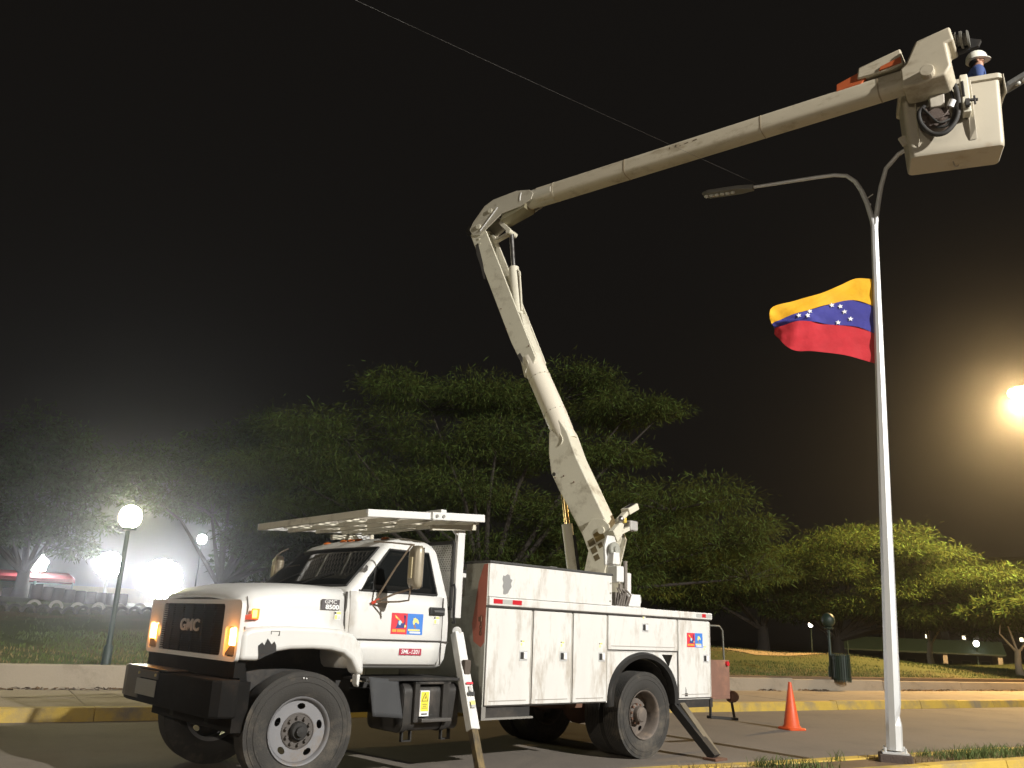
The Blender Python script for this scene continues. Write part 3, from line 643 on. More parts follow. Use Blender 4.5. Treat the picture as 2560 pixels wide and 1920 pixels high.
# rear window screen
m = MB()
for y in (-.95,.95): m.bb(3.09,3.12,y-.02,y+.02,1.7,2.42)
for z in (1.7,2.42): m.bb(3.09,3.12,-.95,.95,z-.02,z+.02)
scr = P(m, 'rear_screen', BLACK, guard)
m = MB()
for k in range(-18, 44):
    for sgn in (1,-1):
        f = lambda y: 2.06+sgn*1.6*(y-.55)+(k-13)*.05
        ya, yb = sorted((.55+(1.72-2.06-(k-13)*.05)/(sgn*1.6), .55+(2.40-2.06-(k-13)*.05)/(sgn*1.6)))
        ya, yb = max(ya,-.93), min(yb,.93)
        if yb-ya > .03: m.bar((3.105,ya,f(ya)),(3.105,yb,f(yb)),.006,.006,up=(1,0,0))
P(m, 'screen_mesh', WHITE, scr, fix=False)
# --- tank, steps, flap
TANK = mat('tank black', (.035,.033,.031), .38, var=.3, scale=6, dirt=(.12,.10,.085), dirt_amt=.3, dirt_scale=3, stretch=(1,1,.4))
def tank(x0, x1, y0, y1, z0, z1, name, m_):
    mb = MB(); rings = []
    for x in (x0, x0+.02, x1-.02, x1):
        ins = .03 if x in (x0, x1) else 0; rings.append([(x, y, z) for y, z in rrect(y0+ins, y1-ins, z0+ins, z1-ins, .09, 6)])
    mb.loft(rings); return P(mb, name, m_, smooth=40)
ft = tank(3.04, 3.80, .50, 1.12, .47, .93, 'fuel_tank', TANK)
for x in (3.24,3.74):
    m = MB(); pts = [(y, z) for y, z in rrect(.49,1.132,.458,.942,.10,6)]
    m.loft([[(x-.035, y, z) for y, z in pts], [(x+.035, y, z) for y, z in pts]]); P(m, 'tank_strap', TANK, ft, smooth=40)
m = MB(); m.bb(3.20,3.66,.85,1.16,.925,.95); m.bb(3.22,3.30,1.12,1.16,.56,.95); m.bb(3.60,3.66,1.12,1.16,.56,.95); sb = P(m, 'step_bracket', TANK, ft, bevel=.006)
m = MB(); m.bb(3.22,3.60,1.12,1.22,.565,.60); P(m, 'step', mat('step tread', (.08,.075,.07), .4, var=.3), ft, bevel=.008)
for x in (3.16,3.66):
    m = MB(); m.bb(x-.06,x-.045,1.02,1.06,.38,.47); m.bb(x+.045,x+.06,1.02,1.06,.38,.47); m.bb(x-.06,x+.06,1.02,1.06,.372,.385); P(m, 'tank_hook', FRAME, ft)
m = MB()
m.grid(lambda u_, v_: (4.22-.06*v_-u_*.36+.02*v_, 1.13+.05*v_+.012*math.sin(u_*5+v_*2), 1.0-.36*v_-.03*u_), 10, 8); P(m, 'rubber_flap', mat('flap rubber', (.045,.047,.05), .85, var=.15, scale=5), truck, smooth=60, solid=.01, fix=False)
m = MB(); m.bb(4.25,3.0,.55,1.14,.96,.985); P(m, 'tank_cover', FRAME, ft)
yel = side_box('hazard_sign', 3.485, 3.60, .62, .865, 1.1225, CWHT, sb, th=.0485)
def yp(name, pts, m_, o=1.1725):
    mb = MB(); mb.add([(3.5425-a_, o, .7425+b_) for a_, b_ in pts], [tuple(range(len(pts)))]); return mb.build(name, m_, yel, fix=False)
HYEL = plain('hazard yellow', (.78,.68,.06))
yp('sign_field', [(-.05,-.075),(.05,-.075),(.05,.112),(-.05,.112)], HYEL); yp('sign_triangle', [(-.042,.02),(.042,.02),(0,.105)], CBLK, 1.1731); yp('sign_triangle_field', [(-.032,.026),(.032,.026),(0,.092)], HYEL, 1.1737)
yp('sign_bolt', [(-.004,.034),(.012,.058),(.004,.056),(.010,.076),(-.008,.050),(.0,.051)], CBLK, 1.1743)
for k, wd_ in enumerate((.03,.022,.036)): yp('sign_wording', [(-wd_,-.012-k*.018),(wd_,-.012-k*.018),(wd_,-.005-k*.018),(-wd_,-.005-k*.018)], plain('olive ink', (.25,.22,.05)), 1.1731)
yp('sign_footer', [(-.036,-.108),(.036,-.108),(.036,-.095),(-.036,-.095)], CBLK, 1.1731)
# --- service body
def bodyside(sy):
    m = MB()
    m.bb(.78, 2.775, sy*.78, sy*1.185, .69, 1.75)           # front lockers
    m.bb(-1.405, -.66, sy*.78, sy*1.185, .69, 1.75)         # rear locker
    m.bb(-.66, .78, sy*.78, sy*1.185, 1.29, 1.75)           # locker over the wheel
    b_ = P(m, 'locker_body', WHITE2, bevel=.006)
    # wheel panel with arch opening
    arch = [(.06+.66*math.cos(a), .655+.625*math.sin(a)) for a in np.linspace(math.pi-.05, .05, 22)]
    pts = [(-.66,1.29),(-.66,.69)]+[(.06-.66*math.cos(t)*1.0, .69+.59*math.sin(t)) for t in np.linspace(.02, math.pi-.02, 24)][0:0]
    tri = [(-.33,1.265),(-.565,1.265),(-.48,1.10)]
    outer = [(.78,1.288),(.78,.69),(.725,.69)]+[(.06+.665*math.cos(a), .69+.585*math.sin(a)**.9) for a in np.linspace(.03, math.pi-.03, 26)]+[(-.605,.69),(-.66,.69),(-.66,1.288)]
    Ms = Matrix(((1,0,0,0),(0,0,sy,sy*1.180),(0,1,0,0),(0,0,0,1)))
    shape2d([outer, tri], .004, Ms, WHITE2, 'wheel_panel', b_)
    # black arch flare
    m = MB(); rings = []
    for a in np.linspace(-.06, math.pi+.06, 34):
        ca, sa = math.cos(a), max(math.sin(a), -.1); s9 = math.copysign(abs(sa)**.9, sa)
        o_ = (.06+.70*ca, .69+.60*s9); i_ = (.06+.615*ca, .69+.525*s9)
        rings.append([(i_[0], sy*1.12, i_[1]), (o_[0], sy*1.12, o_[1]), (o_[0], sy*1.196, o_[1]), (.06+.675*ca, sy*1.235, .69+.578*s9), (i_[0], sy*1.225, i_[1])])
    m.loft(rings); P(m, 'arch_flare', BLACK, b_, smooth=50)
    m = MB()   # inner wheel housing
    m.loft([[(.06+.60*math.cos(a), y, .69+.51*max(math.sin(a),0)) for a in np.linspace(0, math.pi, 18)] for y in (sy*.5, sy*1.14)], caps=False, closed=False); m.bb(-.56,.68,sy*.47,sy*.5,.69,1.28); P(m, 'wheel_housing', FRAME, b_)
    # top rail and rub strip
    m = MB(); m.bb(-1.45, 2.774, sy*1.06, sy*1.222, 1.752, 1.842); rl = P(m, 'top_rail', WHITE2, b_, bevel=.012)
    m = MB(); m.bb(-1.44, 2.79, sy*1.18, sy*1.206, 1.738, 1.75); P(m, 'drip_seam', SEAM, b_)
    m = MB(); m.bb(-1.40, .78, sy*.75, sy*1.06, 1.80, 1.826); P(m, 'compartment_lid', WHITE2, b_, bevel=.006)
    # upper box
    m = MB(); m.bb(.70, 2.775, sy*.80, sy*1.205, 1.846, 2.215); ub = P(m, 'upper_box', WHITE2, b_, bevel=.008)
    m = MB(); m.bb(.69, 2.785, sy*.79, sy*1.215, 2.215, 2.243); P(m, 'upper_box_lid', mat('dark lid', (.05,.05,.048), .7, var=.3), ub, bevel=.006)
    for x0_, x1_ in ((1.6,1.72),):
        m = MB(); m.bb(x0_, x1_, sy*.95, sy*1.1, 2.243, 2.262); P(m, 'lid_vent', STEEL, ub)
    for x, z in ((.73,2.12),(.73,2.0),(.735,1.9)):
        m = MB(); m.sphere((x, sy*1.206, z), (.022,.004,.012), 8, 5); P(m, 'rivet_scar', GREYP, ub)
    # front faces : grey with faded red corner
    m = MB(); m.bb(2.776, 2.786, sy*.40, sy*1.15, .60, 1.845); m.bb(2.776, 2.786, sy*.80, sy*1.15, 1.846, 2.213); ff = P(m, 'front_bulkhead', GREYP, b_)
    m = MB(); m.bb(2.776, 2.790, sy*1.13, sy*1.190, .56, 2.213); P(m, 'corner_post', mat('corner grey', (.36,.36,.32), .6, var=.15, dirt=(.2,.17,.13), dirt_amt=.3), b_)
    # doors
    latch_w = .10
    def dr(x0, x1, z0, z1, hx, hz, name='locker_door'):
        mb = MB(); mb.bb(x0+.012, x1-.012, sy*1.185, sy*1.203, z0+.014, z1-.010); d_ = P(mb, name, WHITE2, b_, bevel=.005)
        mb = MB(); mb.bb(x0-.006, x1+.006, sy*1.1852, sy*1.1868, z0, z1); P(mb, 'door_gap', SEAM, b_)
        mb = MB(); mb.bb(x0+.07, x1-.07, sy*1.203, sy*1.208, z0+.055, z0+.062); P(mb, 'door_crease', plain('crease grey', (.30,.27,.24), .7), d_)
        mb = MB(); mb.bb(hx-.062, hx+.062, sy*1.203, sy*1.209, hz-.055, hz+.055); l_ = P(mb, 'latch', GALV, d_, bevel=.006)
        mb = MB(); mb.bb(hx+.004, hx+.05, sy*1.2095, sy*1.211, hz-.038, hz+.038); P(mb, 'latch_recess', FRAME, l_)
        mb = MB(); mb.bb(hx-.045, hx+.004, sy*1.2095, sy*1.224, hz-.036, hz+.038); P(mb, 'latch_paddle', CWHT, l_, bevel=.006)
        mb = MB(); mb.cyl((x0+.004, sy*1.2, z0+.02), (x0+.004, sy*1.2, z1-.02), .009, n=8); P(mb, 'hinge', mat('hinge grey', (.42,.40,.36), .5, var=.2), d_)
        if sy > 0: notice(hx+.02, hz+.135, 1.2035, d_, .85)
        return d_
    dr(2.085, 2.775, .69, 1.735, 2.215, 1.225); dr(1.415, 2.075, .69, 1.735, 1.565, 1.225); dr(.785, 1.405, .69, 1.735, .885, 1.225)
    dr(-.655, .775, 1.30, 1.735, .04, 1.60, 'flap_door'); dr(-1.405, -.665, .70, 1.735, -1.295, 1.225)
    # reflectors
    for x0, x1, mm in ((2.58,2.715,REFR),(2.43,2.58,REFW),(2.285,2.43,REFR),(-1.20,-1.06,REFW),(-1.29,-1.20,REFR),(-1.42,-1.29,REFW)):
        mb = MB(); mb.bb(x0, x1, sy*1.2225, sy*1.2245, 1.775, 1.825); P(mb, 'reflector_strip', mm, rl)
    # skirt and underside
    m = MB(); m.bb(2.05, 2.79, sy*.9, sy*1.16, .575, .69); P(m, 'skirt', FRAME, b_); m = MB(); m.bb(-1.40, -.70, sy*.9, sy*1.17, .585, .69); P(m, 'skirt', FRAME, b_)
    m = MB(); m.bb(2.03, 2.80, sy*1.0, sy*1.20, .555, .575); m.bb(2.74, 2.80, sy*1.0, sy*1.20, .575, .69); P(m, 'skirt_step', mat('step edge', (.22,.21,.19), .6, var=.2), b_)
    return b_, ub, rl
bn, ubn, rln = bodyside(1); bodyside(-1)
m = MB(); m.bb(-1.40, 2.76, -.79, .79, .92, 1.0); m.bb(2.70, 2.77, -.79, .79, .92, 1.84); m.bb(-1.41,-1.36,-.8,.8,.92,1.5); P(m, 'body_floor', GREYP)
# peeled paint patch, chain and padlock, decal on rear door
m = MB(); r = random.Random(3)
pk = [(0,-.115),(.05,-.10),(.075,-.06),(.115,-.02),(.10,.02),(.125,.06),(.085,.075),(.07,.115),(.03,.125),(-.01,.10),(-.045,.105),(-.055,.06),(-.035,.02),(-.05,-.02),(-.03,-.06),(-.035,-.11)]
m.add([(2.535-a*.85, 1.2075, 1.99+b*.95) for a, b in pk], [tuple(range(len(pk)))]); P(m, 'peeled_patch', plain('bare primer', (.24,.24,.235)), ubn, solid=.001)
m = MB()
for k in range(6): m.tube([(2.80,1.12-.018*math.cos(a)*(1 if k%2 else .4), 1.62-k*.034+.022*math.sin(a)) for a in np.linspace(0, 2*math.pi, 9)], .005, 5, caps=False)
m.box((2.80,1.115,1.60),(.03,.05,.05)); P(m, 'chain', RUST, bn, smooth=50)
m = MB(); m.add([(2.7915,y,z) for y, z in ((1.13,1.30),(1.0,1.36),(.96,1.55),(1.0,1.75),(1.04,2.0),(1.12,2.20),(1.19,2.205),(1.188,1.70),(1.186,1.36))], [tuple(range(9))]); P(m, 'faded_red_patch', REDP, bn, solid=.0015)
poster(-1.045, 1.465, .36, .19, 1.2035, bn)
m = MB(); m.bb(-.86,-.80,1.204,1.206,.735,.775); m.bb(-.835,-.83,1.204,1.206,.775,.83); m.bb(-.815,-.81,1.204,1.206,.775,.85); P(m, 'rust_mark', SEAM, bn)
# white tool box and clutter on the bed
m = MB(); m.bb(2.30,2.62,-.45,.45,1.75,2.14); P(m, 'bed_tool_box', WHITE2, bevel=.01)
m = MB(); m.bb(2.28,2.64,-.47,.47,2.14,2.165); m.bb(2.60,2.66,-.5,.5,1.70,1.78); P(m, 'tool_box_lid', BLACK)
m = MB(); m.tube([(-1.0+.30*math.cos(a), .2+.30*math.sin(a), 1.80+.02*k) for k in range(3) for a in np.linspace(0,6.1,18)], .03, 7); P(m, 'hose_coil', FRAME, smooth=50)
m = MB(); m.bb(-1.36,-1.28,-.25,-.17,1.0,2.05); P(m, 'rear_stanchion', GREYP)
# --- outriggers
def outrig(x, top, foot, wd, upper, name, zj, low=None):
    root = MB(); d = (Vector(foot)-Vector(top)); j = Vector(top)+d*zj
    root.bar(top, j, wd, wd*1.15, up=(1,0,0)); o = root.build(name, upper, truck, bevel=.006)
    a = MB(); a.bar(Vector(top)+d*(zj-.02), Vector(foot)+Vector((0,0,.03)), wd*.72, wd*.85, up=(1,0,0)); a.build('inner_leg', low or WOODY, o, bevel=.004)
    f = MB(); f.box(Vector(foot)+Vector((0,0,.015)), (.26,.20,.03)); f.build('foot_pad', RUST, o, bevel=.004)
    return o
og = outrig(3.05, (2.98,.93,1.44), (3.10,1.62,0), .098, WHITE, 'outrigger', .66)
m = MB(); m.cyl((2.95,.90,1.46),(3.01,.96,1.46),.05,n=14); m.bb(2.92,2.99,.98,1.06,.98,1.18); P(m, 'outrigger_valve', WHITE, og, bevel=.01)
m = MB(); m.bb(2.965,3.05,1.13,1.19,1.02,1.17); P(m, 'valve_guard', mat('valve brown', (.09,.07,.055), .7), og, bevel=.012)
def ogl(name, t0, t1, m_, x=3.0, half=.045):
    mb = MB(); d = Vector((.12,.69,-1.44)); p0 = Vector((2.98,.93,1.44)); nn = Vector((-0.05,.9,.43)).normalized()
    vs = []
    for t in (t0,t1):
        for sx in (-1,1): vs.append(p0+d*t+Vector((sx*half,0,0))+nn*.0695)
    mb.add(vs, [(0,1,3,2)]); return mb.build(name, m_, og, fix=False)
ogl('outrigger_label', .36, .375, CRED); ogl('outrigger_label', .385, .42, CGRY, half=.018); ogl('outrigger_label', .425, .45, CBLK); ogl('outrigger_label', .485, .51, CYEL, half=.03); ogl('outrigger_label', .51, .53, CGRY, half=.03)
outrig(3.05, (2.98,-.93,1.44), (3.10,-1.62,0), .115, WHITE, 'outrigger', .66)
DARKW = mat('outrigger brown', (.15,.125,.085), .8, var=.3, scale=6)
for sy in (1,-1):
    o = outrig(-.75, (-.66,sy*.70,1.02), (-.80,sy*1.66,0), .15, FRAME, 'outrigger', .38, FRAME)
    m = MB(); m.bar((-.775,sy*1.06,.745),(-.86,sy*1.66,.05), .045, .11, up=(1,0,0)); P(m, 'leg_cover', DARKW, o, bevel=.004)
    m = MB(); m.box((-.80,sy*1.06,.68),(.10,.12,.08)); P(m, 'leg_collar', DARKW, o, bevel=.01)
# --- tail shelf with weathered orange panel, handrail and drop step
TAIL = mat('weathered orange steel', (.19,.10,.07), .8, var=.3, scale=5, dirt=(.30,.15,.09), dirt_amt=.4, dirt_scale=2.5)
m = MB(); m.bb(-2.17,-1.46,.96,1.0,.70,1.20); m.bb(-2.17,-1.46,-1.0,1.0,.66,.70); m.bb(-2.17,-2.14,-1.0,.96,.70,1.0); tail = P(m, 'tail_shelf', TAIL, bevel=.004)
m = MB(); m.tube([(-1.56,.93,1.18),(-1.56,.93,1.62),(-1.62,.93,1.68),(-2.04,.93,1.68),(-2.12,.93,1.62),(-2.14,.93,1.18)], .014, 8); P(m, 'handrail', mat('rail grey', (.13,.13,.11), .6), tail, smooth=50)
m = MB(); m.bar((-1.74,.95,.66),(-1.74,.95,.42),.03,.03); m.bar((-2.26,.95,.66),(-2.34,.95,.38),.03,.03); m.bar((-1.70,.95,.42),(-2.38,.95,.37),.08,.04); P(m, 'drop_step', FRAME, tail, bevel=.004)
m = MB(); m.cyl((-2.10,1.0,1.15),(-2.10,1.03,1.15),.035,n=14); P(m, 'tail_lamp', REFR, tail)
m = MB(); m.lathe([(0,.0),(0,.07),(.05,.085),(.12,.085),(.16,.06),(.16,0)], 16, 0, c=(-2.40,.93,.68)); P(m, 'tow_hook', TAIL, tail, smooth=40)
m = MB(); m.bb(-1.47,-1.41,-1.18,1.18,.58,.70); P(m, 'rear_sill', FRAME)
m = MB(); m.cyl((-1.66,.70,.7),(-1.66,.70,1.62),.12,n=14); P(m, 'tail_drum', mat('drum grey', (.16,.155,.14), .7, var=.2), tail, smooth=40)
# --- boom (its own plane: u along, z up, w across towards the truck front)
def bp(u_, z, w_=0): return Vector((-.62-.213*u_+.977*w_, .977*u_+.213*w_, z))
BF = lambda a, b, w_: bp(a, b, w_)
def tl(P_):   # world -> truck local
    d = Vector(P_)-TO; return Vector((-d.dot(ER), d.dot(EN), d.z))
m = MB(); m.lathe([(1.0,.42),(1.75,.40),(1.84,.46),(1.90,.46),(1.90,.30),(2.0,.30),(2.0,0)], 28, 2, c=(-.62,0,0)); ped = P(m, 'pedestal', WHITE, smooth=35)
# turret cheeks
tz = [(-.36,2.96),(-.19,3.16),(.0,3.15),(.10,3.06),(.17,2.88),(.04,2.38),(.10,1.98),(-.40,1.98),(-.30,2.40),(-.24,2.68)]
for s_ in (1,-1):
    m = MB(); m.prism(tz, BF, s_*.19, s_*.225); ck = P(m, 'turret_cheek', BOOMW, ped, bevel=.004)
    m = MB(); m.cyl(bp(-.02,2.98,s_*.225), bp(-.02,2.98,s_*.245), .055, n=18); P(m, 'pivot_cap', BOOMW, ck, smooth=40)
BRN = mat('danger plate', (.13,.10,.05), .4, var=.35, scale=9); 
def bplate(u0, z0, a, wd, ht, m_=None):
    mb = MB(); ca, sa = math.cos(a), math.sin(a); q = [(u0+dx*ca-dz*sa, z0+dx*sa+dz*ca) for dx, dz in ((0,0),(wd,0),(wd,ht),(0,ht))]
    mb.prism(q, BF, .2255, .2275); return P(mb, 'danger_plate', m_ or BRN, ped)
A = R_(27)
bplate(-.215,2.735,A,.115,.10); bplate(-.165,2.625,A,.10,.095); bplate(-.115,2.525,A,.09,.085); bplate(-.10,2.80,A,.16,.14, mat('danger plate gold', (.22,.16,.06), .3, var=.4, scale=9)); bplate(-.05,2.71,A,.075,.075)
# lower boom: flared steel base, insulating tube, upper steel section
low_base = [(-1.05,4.59),(-1.04,4.24),(-.98,3.92),(-.85,3.68),(-.24,2.69),(-.12,2.60),(.06,2.72),(.13,2.90),(.08,3.03),(-.52,4.15),(-.70,4.58),(-.86,4.80)]
m = MB(); m.prism(low_base, BF, -.17, .17); lb = P(m, 'lower_boom', BOOMW, bevel=.02, seg=3, smooth=45)
ax0, ax1 = (-.80,4.45), (-1.50,5.85)
m = MB(); m.tube([bp(*ax0), bp(-.905,4.66), bp(-1.02,4.90), bp(*ax1), bp(-1.56,5.98)], [.17,.185,.19,.185,.18], 28); P(m, 'boom_tube', FIBRE, lb, smooth=45)
for t in (.36,.82):
    c = (ax0[0]+(ax1[0]-ax0[0])*t, ax0[1]+(ax1[1]-ax0[1])*t); d = (-.447*.012, .894*.012)
    m = MB(); m.cyl(bp(c[0]-d[0],c[1]-d[1]), bp(c[0]+d[0],c[1]+d[1]), .1925, n=28); rg = P(m, 'bolt_ring', BOOMW, lb, smooth=40)
    bm_ = MB(); bm_.sphere((0,0,0), .008, 6, 4); bme = bm_.build('ring_bolt', RUST, rg)
    axd = Vector((-.447,.894)); first = True
    for k in range(14):
        a = 2*math.pi*k/14; q = bp(c[0]+axd[1]*.192*math.cos(a), c[1]-axd[0]*.192*math.cos(a), .192*math.sin(a))
        if first: bme.location = q; first = False
        else: link('ring_bolt', bme.data, rg, q)
up_low = [(-2.93,8.58),(-2.85,8.72),(-2.68,8.70),(-2.58,8.60),(-2.18,7.73),(-1.36,5.92),(-1.43,5.72),(-1.62,5.82),(-1.88,6.28)]
m = MB(); m.prism(up_low, BF, .13, .17); m.prism(up_low, BF, -.17, -.13); m.prism([(-2.90,8.5),(-2.86,8.55),(-1.66,5.98),(-1.74,6.0)], BF, -.13, .13); m.prism([(-1.98,7.1),(-1.95,7.1),(-1.40,5.95),(-1.5,5.92)], BF, -.13,.13); P(m, 'boom_cheek', BOOMW, lb, bevel=.006)
m = MB(); m.prism([(-1.96,6.97),(-1.72,6.82),(-1.66,6.58),(-1.40,6.04),(-1.30,5.72),(-1.62,5.62),(-1.72,5.95)], BF, -.11, .11); P(m, 'cylinder_bracket', BOOMW, lb, bevel=.02, smooth=45)
m = MB(); m.add([bp(a,b,.1715) for a, b in ((-2.80,8.35),(-2.74,8.38),(-2.60,7.95),(-2.52,7.60),(-2.56,7.62),(-2.66,7.92),(-2.76,8.15))], [tuple(range(7))]); P(m, 'paint_scar', SEAM, lb, solid=.001); m = MB(); m.add([bp(a,b,.1715) for a, b in ((-1.74,6.02),(-1.68,6.06),(-1.62,5.96),(-1.62,5.86),(-1.69,5.94))], [tuple(range(5))]); P(m, 'paint_scar', SEAM, lb, solid=.001)
for u_, z in ((-2.72,8.46),(-2.70,8.36),(-2.13,6.95),(-2.0,6.55),(-1.5,6.15),(-.90,3.84),(-.74,3.86),(-.55,3.75)):
    m = MB(); m.cyl(bp(u_,z,.165), bp(u_,z,.18), .022 if z > 8 else .012, n=10); P(m, 'boom_bolt', RUST if z<8 else BOOMW, lb)
m = MB(); m.cyl(bp(-.92,3.90,.165), bp(-.92,3.90,.182), .03, n=14); P(m, 'grease_port', FRAME, lb)
# raised weld scrolls where tube meets plates
for (c0, s_) in (((-.80,4.42),1),((-1.52,5.95),-1)):
    m = MB(); m.tube([bp(c0[0]+.03*math.sin(t*5), c0[1]+s_*t*.22-.05, .186-.02*t) for t in np.linspace(0,1,12)], .008, 6); P(m, 'weld_scroll', BOOMW, lb, smooth=60)
# lift cylinder of the lower boom
m = MB(); m.cyl(bp(-.58,2.05), bp(-.765,3.12), .085, n=20); cy = P(m, 'lift_cylinder', BOOMW, smooth=40)
m = MB(); m.cyl(bp(-.765,3.12), bp(-.86,3.72), .045, n=16); P(m, 'lift_rod', mat('bronze rod', (.55,.42,.20), .18, metal=1), cy, smooth=40)
m = MB(); m.bar(bp(-.50,2.05,-.02), bp(-.66,2.95,-.02), .05, .06); P(m, 'cylinder_pipe', FRAME, cy)
# elbow and upper boom
el = [(-2.95,8.69),(-2.87,8.84),(-2.62,9.10),(-2.42,9.18),(-1.90,9.215),(-1.60,9.15),(-1.52,9.06),(-1.56,8.95),(-1.80,8.87),(-2.22,8.83),(-2.43,8.69),(-2.57,8.60),(-2.70,8.52),(-2.86,8.55)]
m = MB(); m.prism(el, BF, .172, .19); m.prism(el, BF, -.19, -.172); m.prism([(-2.62,9.085),(-2.42,9.165),(-1.9,9.205),(-1.9,9.18),(-2.42,9.13)], BF, -.172,.172); m.tube([bp(-2.35,9.02), bp(-1.9,9.05), bp(-1.17,9.058)], [.14,.168,.166], 26)
ub = P(m, 'upper_boom', mat('elbow paint', (.44,.41,.33), .5, var=.10, scale=2.5, dirt=(.25,.21,.15), dirt_amt=.2, dirt_scale=4), bevel=.006)  # same dimming as the upper tube, put into the paint colour
for u_, z, r in ((-2.73,8.70,.05),(-2.47,8.96,.045)):
    m = MB(); m.cyl(bp(u_,z,-.21), bp(u_,z,.215), r, n=18); P(m, 'elbow_pin', BOOMW, ub, smooth=40)
m = MB(); m.tube([bp(-2.68,8.60,.203), bp(-2.30,8.98,.203)], .008, 6); P(m, 'elbow_trim', CWHT, ub); m = MB(); m.tube([bp(-1.80,8.98,.195), bp(-1.80,9.08,.195), bp(-1.78,9.14,.195)], .006, 6); P(m, 'elbow_trim', CWHT, ub)
m = MB(); m.lathe([(-.17,.28),(-.16,.30),(.16,.30),(.17,.28)], 24, 0); 
lk = MB(); lk.prism([(-3.28,8.86),(-3.22,8.97),(-3.02,8.84),(-2.92,8.62),(-3.02,8.58)], BF, -.12, -.09); lk.tube([bp(-2.95,8.62,-.1),bp(-3.24,8.80,-.1),bp(-3.20,8.95,-.1),bp(-2.9,8.9,-.1)], .015, 6); P(lk, 'hose_loop', FRAME, ub, smooth=50)
lk = MB(); lk.bar(bp(-2.42,8.84), bp(-2.10,8.50), .10, .07); lk.bar(bp(-2.45,8.42), bp(-2.12,8.50), .09, .05); lk.cyl(bp(-2.10,8.49,-.12), bp(-2.10,8.49,.12), .05, n=12); P(lk, 'elbow_link', BOOMW, ub, smooth=40)
m = MB(); m.prism([(-2.26,8.72),(-1.73,8.85),(-1.70,8.93),(-2.2,8.84)], BF, -.16, .16); P(m, 'cylinder_guard', mat('olive steel', (.20,.18,.11), .6), ub, bevel=.004)
m = MB(); m.cyl(bp(-2.02,7.78), bp(-1.86,6.75), .095, n=20); c1 = P(m, 'elbow_cylinder', BOOMW, ub, smooth=40)
m = MB(); m.cyl(bp(-2.10,8.48), bp(-2.02,7.78), .042, n=16); P(m, 'elbow_rod', CHROME, c1, smooth=40)
m = MB(); m.tube([bp(-1.90,7.70,.03), bp(-1.86,7.65,.03), bp(-1.78,6.9,.03)], .02, 8); P(m, 'elbow_pipe', BOOMW, c1, smooth=50)
uax = lambda t: (-1.5+6.25*t, 9.055+.045*t)
bsec = lambda t, h: [bp(uax(t)[0], uax(t)[1]+b, a) for a, b in rrect(-h, h, -h, h, h*.55, 5)]
m = MB(); m.loft([bsec(t, .150) for t in (0,.06,.5,1)]); ut = P(m, 'upper_tube', TANB, ub, smooth=45)
for t, wd_ in ((.055,.03),(.285,.018),(.66,.012),(.93,.02)):
    m = MB(); m.loft([bsec(t, .154), bsec(t+wd_*.16, .154)]); P(m, 'tube_band', TANB if t < .1 else mat('band tan', (.25,.20,.13), .6, var=.25), ub, smooth=40)
# flakes left of old lettering
m = MB()
for k, (du, wd_, ht, dz) in enumerate(((0,.018,.05,0),(.10,.035,.05,.02),(.18,.03,.02,.01),(.26,.08,.025,.03),(.40,.09,.03,.05))):
    u0, z0 = 1.12+du, 9.10+dz*.3
    m.add([bp(u_, z, .1515) for u_, z in ((u0,z0),(u0+wd_,z0+.008),(u0+wd_*.9,z0+ht),(u0+wd_*.2,z0+ht*.8))], [(0,1,2,3)])
P(m, 'lettering_flake', plain('old lettering', (.10,.07,.04)), ut, fix=False)
# boom tip housing, jib cover, orange winch
tip = [(4.64,8.86),(4.64,9.16),(4.72,9.22),(4.87,9.52),(5.30,9.58),(5.33,9.36),(5.23,9.34),(5.26,8.98),(5.18,8.86),(4.82,8.83)]
m = MB(); m.prism(tip, BF, -.20, .26); th = P(m, 'tip_housing', TANB, ub, bevel=.03, seg=3, smooth=45)
m = MB(); m.prism([(4.06,9.28),(4.09,9.46),(4.66,9.55),(4.68,9.29),(4.5,9.26)], BF, -.14, .17); P(m, 'jib_cover', TANB, ub, bevel=.02, smooth=45)
ORG = mat('orange guard', (.42,.085,.02), .6, var=.2, scale=5)
m = MB(); m.prism([(3.76,9.20),(3.77,9.32),(4.08,9.40),(4.18,9.28),(4.10,9.20)], BF, -.11, .14); m.prism([(4.36,9.29),(4.38,9.35),(4.66,9.41),(4.66,9.31)], BF, .16, .19); P(m, 'orange_guard', ORG, ub, bevel=.01)
m = MB(); m.lathe([(-.12,0),(-.12,.11),(-.09,.13),(-.085,.09),(-.03,.09),(-.025,.13),(.02,.13),(.025,.09),(.09,.09),(.10,.13),(.13,.12),(.13,0)], 20, 0); m.v = [tuple(bp(5.40+v_[0]*.7, 9.52+v_[2]*.9-.15*v_[0], -.05+v_[1])) for v_ in m.v]; P(m, 'winch_drum', mat('winch grey', (.10,.095,.08), .7, var=.3), th, smooth=40, fix=False)
m = MB(); m.prism([(5.28,9.54),(5.42,9.60),(5.62,9.48),(5.58,9.40),(5.32,9.38)], BF, -.18, -.12); P(m, 'winch_bracket', FRAME, th)
